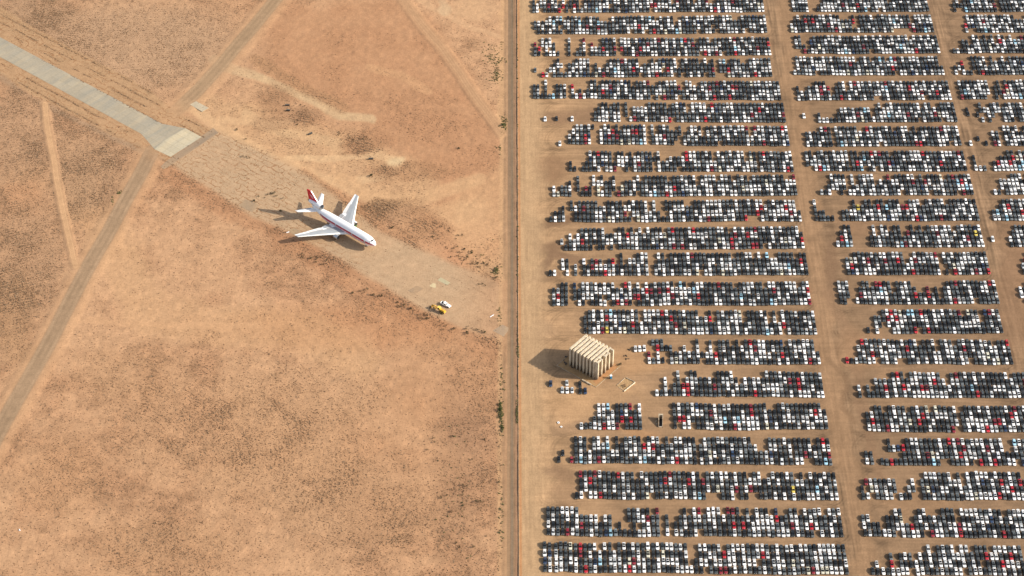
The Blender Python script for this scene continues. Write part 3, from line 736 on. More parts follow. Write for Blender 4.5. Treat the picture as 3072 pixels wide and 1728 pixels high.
for blk, cols, txt, v0, v1 in (('left', COL_L, TXT_L, 1718.0, 1726.5), ('right', COL_R, TXT_R, 1726.0, 1729.0)):
    cnt = [0]*4; shift = 0
    for i, (u, t) in enumerate(zip(cols, txt)):
        p = at(u, v0+(v1-v0)*i/(len(cols)-1)); shift = .8*shift+rg.normal(0, .14)
        for k in range(4):
            line = 3-k
            if t[k] == '.': continue
            cnt[line] += 1
            put(p.x+rg.normal(0, .05), p.y+2.45+line*5.05+shift+rg.normal(0, .1), t[k], rg, info=(blk, line, cnt[line]))
            NEAR.append(CARS.pop())
def ordinal(n):
    return f"{n}{'th' if 10 <= n % 100 <= 20 else {1: 'st', 2: 'nd', 3: 'rd'}.get(n % 10, 'th')}"
TOWER_CARS = [(514,1127,'n','sedan','lone dark blue car left of the others below the concrete tower'),
 (785,1116,'s','hatch','silver car at the back of the small cluster below the concrete tower'),
 (708,1235,'s','sedan','silver car with dark sunroof at the left of the small cluster below the tower'),
 (790,1240,'w','sedan','white car in the middle of the small cluster below the concrete tower'),
 (873,1237,'s','hatch','silver car with open looking dark rear at the right of the small cluster'),
 (1003,1140,'k','wagon','black car parked nose to tail behind another black one below the tower'),
 (1010,1250,'k','sedan','black car in front of another black one below the concrete tower'),
 (1093,1250,'n','sedan','dark blue car nearest the long beam below the concrete tower')]
NEAR.sort(key=lambda c: c['y']); keep = 292
CARS += NEAR[keep:]; NEAR = NEAR[:keep]
for zx, zy, c, kd, lb in TOWER_CARS:
    p = at(1560+zx/5.573, 960+zy/5.573)
    NEAR.append(dict(x=p.x, y=p.y+2.4, rz=0.0, kind=kd, col=c, sr=1, info=None, s=1, label=lb))
for a, b in ((435,4640),(395,4705)):
    p = at(1560+a/3.385, b/3.385); put(p.x, p.y+2.4, 'k', rg)

KNAME = {'sedan': 'sedan', 'hatch': 'hatchback', 'wagon': 'estate car', 'suv': 'car'}
_me = {}
def part_mesh(key, mb, m):
    if key not in _me:
        me = bpy.data.meshes.new(key[0]); me.from_pydata(mb.v, [], mb.f); me.materials.append(m); me.update(); _me[key] = me
    return _me[key]
_cp = {}
def make_car(c):
    k = (c['kind'], c['sr'])
    if k not in _cp: _cp[k] = car_parts(*k)
    out, wh, lamps = _cp[k]
    root = empty("parked_car", (c['x'], c['y'], 0.0), c['rz']); root.scale = (c['s'],)*3
    def add(name, key, mb, m):
        o = bpy.data.objects.new(name, part_mesh((name,)+key, mb, m)); COL.objects.link(o); o.parent = root; return o
    for nme, (mb, mi) in out.items():
        add(nme.strip(), k+(nme, c['col'] if mi == 0 else '',), mb, CARM[c['col']] if mi == 0 else M_GLASS)
    for i, mb in enumerate(wh): add("wheel", k+(i,), mb, M_TYRE)
    for i, mb in enumerate(lamps): add("headlight", k+(i,), mb, M_LAMP)
    if c['info']:
        b, line, n = c['info']
        lb = f"{CNAME[c['col']]} car, {ordinal(n)} from the left in the {LN[line]} of the nearest {b} block"
    else: lb = c['label']
    tag(root, lb, "car", "cars parked in the desert lot")
for c in NEAR: make_car(c)

# all the other cars of the lot: one object
def build_stuff(cars):
    VV, LL, TT, MM, CC = [], [], [], [], []; base = 0
    bykey = {}
    for c in cars: bykey.setdefault((c['kind'], c['sr']), []).append(c)
    for key, cs in bykey.items():
        V, Fs, Mi = TPL[key]; n = len(V)
        x = np.array([c['x'] for c in cs]); y = np.array([c['y'] for c in cs]); rz = np.array([c['rz'] for c in cs]); s = np.array([c['s'] for c in cs])
        co, si = np.cos(rz), np.sin(rz)
        P = np.zeros((len(cs), n, 3)); Vs = V[None]*s[:, None, None]
        P[..., 0] = Vs[..., 0]*co[:, None]-Vs[..., 1]*si[:, None]+x[:, None]; P[..., 1] = Vs[..., 0]*si[:, None]+Vs[..., 1]*co[:, None]+y[:, None]; P[..., 2] = Vs[..., 2]
        lp = np.array([i for f in Fs for i in f]); tt = np.array([len(f) for f in Fs])
        off = base+np.arange(len(cs))*n
        VV.append(P.reshape(-1, 3)); LL.append((lp[None]+off[:, None]).ravel()); TT.append(np.tile(tt, len(cs))); MM.append(np.tile(Mi, len(cs)))
        col = np.array([PAINT[c['col']] for c in cs])*(1+np.random.default_rng(1).normal(0, .12, (len(cs), 1)))
        CC.append(np.repeat(col.clip(0, .85), n, axis=0)); base += n*len(cs)
    o = array_mesh("parked_cars", np.concatenate(VV), np.concatenate(LL), np.concatenate(TT), np.concatenate(MM), [M_MANY, M_GLASS, M_TYRE, M_LAMP], False, np.concatenate(CC))
    tag(o, "thousands of further cars parked in long rows across the desert lot", "cars", kind="stuff")
build_stuff(CARS)
print("cars", len(CARS), len(NEAR), "cols", len(COL_L), len(TXT_L), len(COL_R), len(TXT_R))
# ------------------------------------------------------------ scrub: countless low dry bushes
def veg_mat(name, cols):
    m = bpy.data.materials.new(name); m.use_nodes = True; n = m.node_tree.nodes; l = m.node_tree.links
    b = n["Principled BSDF"]; b.inputs["Roughness"].default_value = .95; b.inputs["Specular IOR Level"].default_value = .1
    g = n.new("ShaderNodeNewGeometry"); r = n.new("ShaderNodeValToRGB"); e = r.color_ramp.elements
    e[0].color = (*cols[0], 1); e[1].color = (*cols[-1], 1)
    for i, c in enumerate(cols[1:-1]): k = e.new((i+1)/(len(cols)-1)); k.color = (*c, 1)
    l.new(g.outputs["Random Per Island"], r.inputs[0]); l.new(r.outputs[0], b.inputs["Base Color"]); return m
M_SCRUB = veg_mat("dry_scrub", [(.13,.080,.048), (.20,.120,.066), (.25,.150,.084), (.30,.190,.11), (.20,.150,.098)])
M_GREEN = veg_mat("green_weeds", [(.085,.085,.032), (.13,.115,.048), (.17,.135,.070)])
def tufts(X, Y, Rd, H, rg):
    n = len(X); k = 8
    a = np.linspace(0, 2*np.pi, k, endpoint=False)[None] + rg.random((n, 1))*6
    rr = Rd[:, None]*(.9+.6*rg.random((n, k)))*np.where(np.arange(k) % 2 == 0, 1.15, .42)[None]
    V = np.zeros((n, k+2, 3)); z = ground_z(X, Y)
    V[:, :k, 0] = X[:, None]+rr*np.cos(a); V[:, :k, 1] = Y[:, None]+rr*np.sin(a); V[:, :k, 2] = (z-.03)[:, None]+H[:, None]*(.55*rg.random((n, k))*(np.arange(k) % 2 == 0)[None])
    for j in (0, 1):
        V[:, k+j, 0] = X+Rd*(rg.random(n)-.5)*.9; V[:, k+j, 1] = Y+Rd*(rg.random(n)-.5)*.9; V[:, k+j, 2] = z+H*(.7+.5*rg.random(n))
    tri = []
    for i in range(k): tri.append((i, (i+1) % k, k if i < 4 else k+1))
    tri += [(0, k, k+1), (4, k+1, k)]
    tri = np.array(tri); L = (tri.ravel()[None] + (np.arange(n)*(k+2))[:, None]).ravel()
    return V.reshape(-1, 3), L, np.full(n*len(tri), 3)
def density(X, Y):
    i = np.clip(np.searchsorted(gy, Y), 0, ny-1); j = np.clip(np.searchsorted(gx, X), 0, nx-1); return Dg[i, j]
rg = np.random.default_rng(21)
N = 1150000
X = rg.uniform(-348, 3, N); Y = rg.uniform(747, 1288, N)
# in frame (with a margin)
u_, v_ = proj(X, Y); d = density(X, Y)
cl = fbm(X/7+13, Y/5+77, 4); rowl = .5+.5*np.sin((np.hypot(X+224, Y-832)+2.2*fbm(X/40, Y/40+60, 2))*2*np.pi/2.25)
pr = d*.33*(.45+.55*sstep(.15, .80, cl))*(.45+.8*rowl)
ok = (u_ > -60) & (v_ > -60) & (v_ < 1790) & (rg.random(N) < pr)
X, Y, d = X[ok], Y[ok], d[ok]
Rd = .10+.22*rg.random(len(X))**3+.02*d.clip(0, 2)+.08*(d-1.5).clip(0, 1); H = Rd*(.6+.5*rg.random(len(X)))
V, L, T = tufts(X, Y, Rd, H, rg)
o = array_mesh("dry_scrub", V, L, T, np.zeros(len(T)), [M_SCRUB]); tag(o, "low brown dry scrub scattered over the desert field", "scrub", kind="stuff")
print("scrub", len(X))
# green weeds by the asphalt road (picture-map blobs, 2576 wide)
gw = []
for cx, cy, rx, ry, n in ((1245,150,26,16,90),(1248,190,16,22,110),(1240,120,30,20,40),(1267,310,9,22,90),(1256,375,14,20,16),(1259,1035,5,24,150),(1263,1075,5,20,50),(1257,800,6,30,20),
                          (1262,960,6,50,40),(1300,1040,2,34,70),(1301,160,2,80,40),(1303,880,2,30,60),(300,484,6,8,26),(284,508,4,10,14),(1248,680,10,12,50),(1180,640,60,24,24),(1150,1250,50,180,60),(1262,1300,8,120,40),(1302,600,1.5,400,90)):
    for _ in range(n):
        p = at((cx+rg.normal(0, rx*.5))*S, (cy+rg.normal(0, ry*.5))*S); gw.append((p.x, p.y))
gw = np.array(gw); Rd = .18+.34*rg.random(len(gw)); V, L, T = tufts(gw[:, 0], gw[:, 1], Rd, Rd*1.1, rg)
o = array_mesh("green_weeds", V, L, T, np.zeros(len(T)), [M_GREEN]); tag(o, "olive green weeds growing along the road verges", "weeds", kind="stuff")

def bush_mesh(seed, r, h, n=150):
    g = np.random.default_rng(seed); mb = MB()
    lobes = [(g.normal(0, .4)*r, g.normal(0, .4)*r, .45*h+g.random()*.25*h, (.45+.3*g.random())*r) for _ in range(5)]
    for _ in range(n):
        lx, ly, lz, lr = lobes[g.integers(5)]; dv = g.normal(0, 1, 3); dv /= np.linalg.norm(dv); dv[2] = abs(dv[2])*.9-.2
        c = Vector((lx, ly, lz))+Vector(dv)*lr*(.6+.4*g.random()); s = r*.17
        a = Vector(g.normal(0, 1, 3)).normalized(); b = a.orthogonal().normalized()
        c.z = max(c.z, .06)
        mb.face([c+a*s, c+b*s*.8, c-a*s*.7]); mb.face([c-a*s*.7, c-b*s*.8, c+a*s])
    for i in range(4): mb.cyl((0, 0, -.1), (lobes[i][0], lobes[i][1], lobes[i][2]), .05*r, .02*r, n=4)
    return mb
M_BUSHD = veg_mat("dark_bush", [(.035,.032,.018), (.06,.052,.028), (.085,.068,.036)])
M_BUSHG = veg_mat("green_bush", [(.045,.055,.018), (.075,.085,.028), (.10,.10,.04)])
# bushes one can tell apart (2576-wide map coordinates, radius, colour, label)
BUSH = [(1262,1031,1.5,1,"largest green bush on the verge left of the asphalt road"),(1258,1018,1.1,1,"green bush just above the largest one on the road verge"),(1262,1048,1.1,1,"green bush just below the largest one on the road verge"),(1263,1074,.8,1,"green bush lowest of the clump beside the asphalt road"),
 (1268,316,1.2,1,"green bush where the curved track meets the asphalt road"),(1249,680,1.1,1,"green bush beside the road opposite the taxiway end"),
 (1219,838,.9,0,"dark shrub at the taxiway edge nearest the asphalt road"),
 (640,506,1.0,0,"leftmost dark shrub of the line by the old taxiway"),(690,487,.9,0,"dark shrub above the taxiway left of the airliner tail"),(706,533,.9,0,"dark shrub at the lower taxiway edge left of the tail"),
 (887,737,.9,0,"dark shrub in red soil below the airliner nose"),(960,744,.8,0,"lone dark shrub below the narrow part of the taxiway"),(1000,762,.8,0,"dark shrub on the lower taxiway edge left of the yellow grader"),
 (1174,838,1.0,0,"dark shrub right of the yellow grader"),(1186,636,1.1,0,"dark shrub in red soil between the taxiway and the road"),(1168,628,.8,0,"dark shrub left of the one above the taxiway end"),(1216,662,.8,0,"dark shrub nearest the road above the taxiway end"),
 (1090,596,.8,0,"dark shrub above the taxiway left of the road"),(985,574,.9,0,"dark shrub right of the airliner on the taxiway edge"),(934,442,1.2,0,"dark shrub in the scrub patch above the airliner"),
 (1155,374,.9,0,"dark shrub on red soil between the mounds and the road"),(748,314,.7,0,"dark shrub beside the pale mounds")]
for i, (a, b, r, gcol, lb) in enumerate(BUSH):
    p = at(a*S, b*S); o = bush_mesh(i, r, r*1.3).build("desert_bush", M_BUSHG if gcol else M_BUSHD, loc=(p.x, p.y, float(ground_z(p.x, p.y))))
    tag(o, lb, "bush", "bushes around the field")
p = at(1560+1745/5.573, 960+1105/5.573); o = bush_mesh(55, .95, 1.2).build("desert_bush", M_SCRUB, loc=(p.x, p.y, 0)); tag(o, "dry brown bush growing inside the square concrete foundation", "bush")
p = at(1560+1680/5.573, 960+752/5.573); o = bush_mesh(56, 1.0, 1.1).build("desert_bush", M_BUSHD, loc=(p.x, p.y, 0)); tag(o, "dark bush at the east corner of the kerb round the concrete tower", "bush")

rg = np.random.default_rng(9); small = [bush_mesh(80+i, .5, .7, 70) for i in range(4)]; sme = []
for mb in small:
    me = bpy.data.meshes.new("small_shrub"); me.from_pydata(mb.v, [], mb.f); me.materials.append(M_BUSHD); me.update(); sme.append(me)
def shrubs(cs, n, sx, sy, lb, grp):
    for k in range(n):
        a, b = cs[k % len(cs)]; p = at((a+rg.normal(0, sx))*S, (b+rg.normal(0, sy))*S)
        o = bpy.data.objects.new("small_shrub", sme[rg.integers(4)]); COL.objects.link(o); o.location = (p.x, p.y, float(ground_z(p.x, p.y))); s_ = 1.0+1.0*rg.random(); o.scale = (s_,)*3; o.rotation_euler = (0, 0, rg.random()*6)
        tag(o, lb, "shrub", grp)
shrubs([(765,640),(785,648),(800,655),(812,662)], 16, 9, 5, "small dark shrub in the row below the airliner wing shadow", "shrubs below the wing shadow")
shrubs([(915,735),(945,742),(1015,770),(1040,778),(1058,795),(1075,800),(1100,815),(1120,822),(1140,830),(1185,822),(1210,830)], 40, 7, 4, "small dark shrub along the lower edge of the old taxiway", "shrubs along the taxiway edge")
shrubs([(1130,625),(1150,640),(1172,650),(1182,655),(1200,665),(1215,660),(1120,575),(1160,600),(1225,720),(1240,700)], 34, 9, 6, "small dark shrub in red soil between the taxiway and the road", "shrubs above the taxiway end")
shrubs([(850,335),(870,350),(905,352),(620,400),(655,500),(690,488),(700,492),(760,268),(590,330),(612,352)], 26, 10, 5, "small dark shrub among the pale mounds above the taxiway", "shrubs among the mounds")
shrubs([(1180,1240),(1195,1260),(1170,1330),(1140,1250),(1200,1180),(1100,1080)], 26, 26, 40, "small dark shrub in the greyish field near the asphalt road", "shrubs in the lower field")

# ------------------------------------------------------------ three-engined airliner
M_WHITE = mat("white_airliner_paint", (.82,.80,.77), .35, coat=.3, var=.03, scale=.3, dirt=(.45,.42,.37), dirt_amt=.15, dirt_scale=.25)
M_WING = mat("wing_grey_paint", (.31,.325,.33), .45, var=.06, scale=.3, dirt=(.40,.38,.33), dirt_amt=.4, dirt_scale=.2)
M_CREAM = mat("cream_edge_paint", (.72,.70,.64), .5, var=.05)
M_RED = mat("red_airliner_paint", (.58,.010,.025), .4, coat=.2, var=.06)
M_MAROON = mat("maroon_stripe_paint", (.40,.012,.03), .4, var=.08)
M_METAL = mat("bare_metal", (.42,.43,.44), .38, .8, var=.1)
M_FAN = mat("engine_dark", (.02,.02,.02), .5)
M_GREENP = mat("green_primer", (.05,.12,.03), .6, var=.2)
M_GREY = mat("grey_belly", (.38,.37,.36), .5, var=.08)
nose = at(1127,733.6,5.2); tail = at(938.5,621,5.8)
ang = math.atan2(nose.y-tail.y, nose.x-tail.x)
PL = empty("airliner", (nose.x, nose.y, 0), ang)
tag(PL, "white three engined jet airliner with red tail and stripe parked on the old taxiway", "airliner")
# local axes: +x forward, nose tip at x=0, +y left wing
def ring(x, cy, cz, ry, rz, n=48): return [(x, cy+ry*math.sin(2*math.pi*i/n), cz+rz*math.cos(2*math.pi*i/n)) for i in range(n)]
CZ = 5.2
st = [(0,.08,4.75),(-.35,.75,4.78),(-1.0,1.3,4.85),(-2.2,1.95,4.98),(-3.8,2.5,5.1),(-5.8,2.85,5.18),(-8,3.0,5.2),(-14,3.01,5.2),(-20,3.01,5.2),(-26,3.01,5.2),(-32,3.01,5.2),(-36,2.98,5.22),(-39.5,2.75,5.38),(-43,2.25,5.72),(-46.5,1.6,6.15),(-49.5,.95,6.5),(-51.6,.35,6.7)]
fus = MB()
def fm(i, j):
    # j index around from top; bands on both sides at the window line
    jj = min(j, 47-j)
    if 1 <= i <= 12:
        if jj in (9, 10, 11): return 1
        if jj == 13: return 2
    if jj >= 19: return 3
    return 0
fus.loft([ring(x, 0, z, r, r*(1.0)) for x, r, z in st], 0, True, True, fm)
fo = fus.build("fuselage", [M_WHITE, M_MAROON, M_RED, M_GREY], PL, True)
for s in (-1, 1):
    ck = MB(); ck.face([(-2.0,s*.05,6.93),(-2.75,s*.05,7.33),(-2.95,s*1.05,7.06),(-2.25,s*1.0,6.70)])
    ck.build("cockpit_window", M_GLASS, PL); ck = MB(); ck.face([(-2.35,s*1.08,6.68),(-3.05,s*1.13,7.02),(-3.5,s*1.95,6.55),(-2.85,s*1.85,6.20)])
    ck.build("cockpit_window", M_GLASS, PL)
for x in (-6.2, -16.5, -29.5, -42.0):
    for s in (-1, 1):
        y = 2.97 if x > -36 else 2.35
        dr = MB(); dr.box(x-.5, x+.5, s*y-.06, s*y+.06, 5.1, 6.4); dr.build("cabin_door", M_GREY, PL)
def airfoil(x0, c, y, z, t):
    fr = [0,.03,.12,.35,.68,1.0]; up = [0,.45,.85,1.0,.62,.03]; lo = [0,-.30,-.45,-.40,-.2,-.03]
    return [(x0-c*f, y, z+t*c*u*.5) for f, u in zip(fr, up)] + [(x0-c*f, y, z+t*c*u*.5) for f, u in reversed(list(zip(fr[1:], lo[1:])))]
for s in (-1, 1):
    w = MB()
    def q(x0, c, y, z, t):
        a = airfoil(x0, c, s*y, z, t); return a if s < 0 else a[::-1]
    secs = [q(-19.0,16.0,1.5,3.3,.13), q(-21.0,13.8,3.2,3.45,.12), q(-25.6,9.9,8.6,4.05,.11), q(-31.8,6.4,16.6,4.85,.10), q(-38.1,3.1,25.2,5.75,.09)]
    npt = len(secs[0])
    def wm(i, j):
        jj = j if s < 0 else npt-2-j
        return 1 if jj in (0, 1) else (0 if jj in (2, 3) else 2)
    w.loft(secs, 0, True, True, wm)
    w.build("wing", [M_WING, M_CREAM, M_WHITE], PL, False)
    # trailing edge flaps, aileron, spoilers as raised panels
    def on(f, t, lift=.05):   # f along span 0..1 from y 3.2 to 25.2 ; t chord fraction
        ys = [3.2, 8.6, 16.6, 25.2]; xs = [-21.0,-25.6,-31.8,-38.1]; cs = [13.8,9.9,6.4,3.1]; zs = [3.45,4.05,4.85,5.75]; th = [.12,.11,.10,.09]
        y = 3.2+22*f; x0 = np.interp(y, ys, xs); c = np.interp(y, ys, cs); z = np.interp(y, ys, zs); tt = np.interp(y, ys, th)
        up = np.interp(t, [0,.03,.12,.35,.68,1.0], [0,.45,.85,1.0,.62,.03]); return (x0-c*t, s*y, z+tt*c*up*.5+lift)
    for nm, f0, f1, t0, t1, mm in (("flap", .03, .22, .80, 1.05, M_WING), ("flap", .30, .66, .78, 1.04, M_CREAM), ("aileron", .70, .96, .76, 1.0, M_WHITE), ("spoiler", .30, .64, .64, .765, M_GREY), ("spoiler", .06, .20, .66, .78, M_GREY)):
        mb = MB(); mb.face([on(f0,t0), on(f1,t0), on(f1,t1,.03), on(f0,t1,.03)]); mb.face([on(f0,t0,-.02), on(f0,t1,-.1), on(f1,t1,-.1), on(f1,t0,-.02)]); mb.build(nm, mm, PL)
    # engine under the wing: stripped cowling
    e = MB(); ex, ey, ez = -22.9, s*7.8, 2.75
    if s < 0:      # near side (right wing, toward the lower left): cowl kept
        for a, b, r0, r1 in ((0,.5,1.22,1.38),(.5,2.6,1.38,1.36),(2.6,3.6,1.36,1.1),):
            e.cyl((ex-a,ey,ez),(ex-b,ey,ez),r0,r1,n=20,cap=False)
        eo = e.build("engine", M_METAL, PL, True)
        c2 = MB(); c2.cyl((ex-.45,ey,ez),(ex-.5,ey,ez),1.30,n=20); c2.build("fan", M_FAN, eo)
        c3 = MB(); c3.cyl((ex-3.2,ey,ez),(ex-6.2,ey,ez),.85,.5,n=14); c3.build("exhaust", M_FAN, eo)
    else:
        e.cyl((ex-.8,ey,ez),(ex-1.4,ey,ez),1.28,1.28,n=20); e.cyl((ex-1.4,ey,ez),(ex-5.6,ey,ez),.75,.5,n=14)
        eo = e.build("engine", M_FAN, PL, True)
        c2 = MB(); secs = []
        for xx in (.2, 3.4):
            secs.append([(ex-xx, ey+1.5*math.cos(R(t)), ez+1.5*math.sin(R(t))) for t in range(25, 115, 15)])
        c2.loft(secs, 0, False, False); c2.build("cowl_panel", M_WHITE, eo)
        c3 = MB(); c3.box(ex-1.6, ex-.2, ey-1.4, ey+.1, ez-1.3, ez-.5); c3.build("gearbox", M_GREENP, eo)
    py = MB(); py.loft([[(ex-1.0,ey-.18,ez+1.0),(ex-7.5,ey-.18,ez+.7),(ex-7.5,ey-.18,ez+1.1),(ex-1.4,ey-.18,ez+1.45)],[(ex-1.0,ey+.18,ez+1.0),(ex-7.5,ey+.18,ez+.7),(ex-7.5,ey+.18,ez+1.1),(ex-1.4,ey+.18,ez+1.45)]])
    py.build("pylon", M_GREY, PL)
    # tailplane
    h = MB(); a = [q(-44.7,6.3,1.0,6.3,.10), q(-52.6,2.4,10.9,7.9,.08)]; h.loft(a, 0, True, True, lambda i, j: 1 if (j if s < 0 else npt-2-j) in (0,) else 0)
    h.build("tailplane", [M_WHITE, M_CREAM], PL)
    el = MB()
    def tp(f, t): 
        x0 = -44.7-7.9*f; c = 6.3-3.9*f; y = 1.0+9.9*f; z = 6.3+1.6*f; return (x0-c*t, s*y, z+.10*c*.5*np.interp(t, [0,.12,.35,.68,1],[0,.85,1,.62,.03])+.04)
    el.face([tp(.15,.72), tp(.98,.72), tp(.98,1.0), tp(.15,1.0)]); el.build("elevator", M_WING, PL)
    # main gear
    g = MB(); gx_, gy_ = -30.5, s*5.3
    g.cyl((gx_,gy_,3.6),(gx_,gy_,.6),.22,n=8); go = g.build("landing_gear", M_METAL, PL)
    for dx in (-.85, .85):
        for dy in (-.65, .65):
            t_ = MB(); t_.cyl((gx_+dx,gy_+dy-.2,.62),(gx_+dx,gy_+dy+.2,.62),.62,n=14); t_.build("wheel", M_TYRE, go)
g = MB(); g.cyl((-7.0,0,2.6),(-7.2,0,.5),.16,n=8); go = g.build("nose_gear", M_METAL, PL)
for dy in (-.35, .35):
    t_ = MB(); t_.cyl((-7.2,dy-.15,.5),(-7.2,dy+.15,.5),.5,n=12); t_.build("wheel", M_TYRE, go)
for dy in (-.75, .75): g = MB(); g.box(-8.4,-5.4,dy-.04,dy+.04,1.25,2.45); g.build("gear_door", M_WHITE, PL)
# tail engine duct
n2 = MB(); prof = [(-43.3,1.50),(-43.6,1.68),(-45.5,1.80),(-48,1.70),(-51,1.45),(-53.4,1.12)]
n2.loft([ring(x, 0, 9.8, r, r, 24) for x, r in prof], 0, True, False)
n2.loft([ring(x, 0, 9.8, r, r, 24)[::-1] for x, r in ((-43.3,1.50),(-43.9,1.36),(-46.0,1.28))], 1, True, False)
te = n2.build("tail_engine", [M_WHITE, M_METAL], PL, True)
f_ = MB(); f_.cyl((-44.3,0,9.8),(-44.4,0,9.8),1.33,n=24); f_.cyl((-53.3,0,9.8),(-54.3,0,9.8),.95,.55,n=18); f_.build("fan", M_FAN, te)
f_ = MB(); f_.loft([[(-44.2,-.35,7.0),(-44.2,.35,7.0),(-44.2,.4,8.4),(-44.2,-.4,8.4)],[(-50.5,-.25,6.9),(-50.5,.25,6.9),(-51.5,.4,8.6),(-51.5,-.4,8.6)]]); f_.build("engine_fairing", M_WHITE, te)
ring_ = MB(); ring_.loft([ring(-43.28, 0, 9.8, 1.5, 1.5, 24), ring(-43.24, 0, 9.8, 1.62, 1.62, 24), ring(-43.7, 0, 9.8, 1.70, 1.70, 24)], 0, True, False); ring_.build("inlet_lip", M_METAL, te)
def fin(name, pts, t, m, par=PL, y=0):
    mb = MB(); mb.loft([[(x, y-t, z) for x, z in pts], [(x, y+t, z) for x, z in pts]]); return mb.build(name, m, par)
fin("fin_leading_edge", [(-46.0,11.3),(-46.9,11.3),(-52.2,17.6),(-51.6,17.7)], .20, M_WHITE)
fn = fin("fin", [(-46.9,11.2),(-51.9,10.95),(-53.9,17.55),(-52.2,17.6)], .19, M_RED)
fin("rudder", [(-51.9,10.4),(-54.0,10.1),(-55.3,17.3),(-53.9,17.5)], .13, M_RED)
for s in (-1, 1):   # white scrawled emblem on the fin and small registration lettering on the tail engine
    mb = MB()
    def stroke(pts, w=.11):
        for (x0, z0), (x1, z1) in zip(pts[:-1], pts[1:]):
            d_ = Vector((x1-x0, 0, z1-z0)).normalized(); nn = Vector((-d_.z, 0, d_.x))*w; a = Vector((x0, s*.215, z0)); b = Vector((x1, s*.215, z1))
            mb.face([a+nn, b+nn, b-nn, a-nn])
    stroke([(-52.9,14.9),(-52.2,14.2),(-51.6,14.6),(-51.3,13.7),(-50.6,13.2),(-49.9,13.3)]); stroke([(-52.6,13.9),(-51.9,13.6),(-51.2,13.0),(-50.3,12.7)]); stroke([(-51.3,14.3),(-50.9,13.9),(-50.4,13.9)])
    mb.build("tail_emblem", M_WHITE, fn)
    mb = MB()
    for i in range(6): x = -50.6+i*.62; mb.box(x, x+.42, s*1.62-.03 if s > 0 else s*1.62-.03, s*1.62+.03, 9.5, 9.9)
    for i in range(4): x = -50.3+i*.5; mb.box(x, x+.3, s*1.60-.03, s*1.60+.03, 9.0, 9.2)
    mb.build("tail_lettering", M_GREY, te)

# ------------------------------------------------------------ motor grader and white pickup
M_YEL = mat("yellow_machine_paint", (.66,.36,.03), .5, var=.12, scale=2, dirt=(.30,.19,.09), dirt_amt=.6, dirt_scale=1.5)
M_YELL = mat("yellow_roof_paint", (.74,.50,.10), .5, var=.08)
M_TRUCK = mat("white_truck_paint", (.80,.79,.76), .4, coat=.3, var=.05, dirt=(.45,.36,.26), dirt_amt=.4)
a0 = at(1240+800/14.49, 860+905/14.49); a1 = at(1240+1350/14.49, 860+1165/14.49)
gm = empty("motor_grader", ((a0.x+a1.x)/2, (a0.y+a1.y)/2, 0), math.atan2(a0.y-a1.y, a0.x-a1.x))
tag(gm, "yellow motor grader with arched front frame parked beside the white pickup", "motor grader")
b = MB(); b.box(-4.7,-1.7,-.75,.75,1.0,2.25,taper=.06); b.box(-5.0,-4.7,-.9,.9,.8,1.5); b.build("engine_cover", M_YEL, gm)
b = MB()
secs = []
for x, z, hh in ((-1.7,1.6,.5),(-.4,1.9,.45),(1.0,2.5,.42),(2.4,2.7,.42),(3.6,2.45,.42),(4.4,1.6,.42),(4.7,1.1,.36)):
    secs.append([(x,-.24,z-hh),(x,.24,z-hh),(x,.24,z+.05),(x,-.24,z+.05)])
b.loft(secs); b.build("frame", M_YEL, gm)
b = MB(); b.box(-1.75,-.15,-.78,.78,1.4,3.0,taper=.05); cabo = b.build("cab", M_YEL, gm)
b = MB(); b.box(-1.95,.05,-.9,.9,3.003,3.12); b.build("roof", M_YELL, cabo)
b = MB(); b.face([(-.12,-.68,1.9),(-.12,.68,1.9),(-.165,.66,2.85),(-.165,-.66,2.85)])
for s in (-1, 1): b.face([(-1.6,s*.79,1.9),(-.3,s*.79,1.9),(-.35,s*.755,2.85),(-1.55,s*.755,2.85)])
b.build("window", M_GLASS, cabo)
b = MB(); Mx = Matrix.Translation((1.6,0,.75)) @ Matrix.Rotation(R(28), 4, 'Z'); b.box(-.06,.10,-1.9,1.9,-.45,.22,M=Mx); b.build("blade", M_METAL, gm)
b = MB(); b.cyl((1.6,0,.95),(1.6,0,1.1),.75,n=20); b.box(1.5,4.5,-.1,.1,1.0,1.18); b.box(1.4,1.55,-.6,-.5,1.1,2.4); b.box(1.4,1.55,.5,.6,1.1,2.4); b.build("drawbar", M_YEL, gm)
for x in (-4.0,-2.45,4.5):
    for s in (-1, 1):
        b = MB(); b.cyl((x,s*.85,.68),(x,s*1.22,.68),.68,n=18); wo = b.build("wheel", M_TYRE, gm); b = MB(); b.cyl((x,s*1.0,.68),(x,s*1.235,.68),.3,n=12); b.build("rim", M_YEL, wo)
b = MB(); b.cyl((-3.4,.3,2.25),(-3.4,.3,3.0),.06,n=8); b.build("exhaust_pipe", M_DARK, gm)
b = MB(); b.box(4.4,4.6,-1.0,1.0,.6,.78); b.build("front_axle", M_YEL, gm)

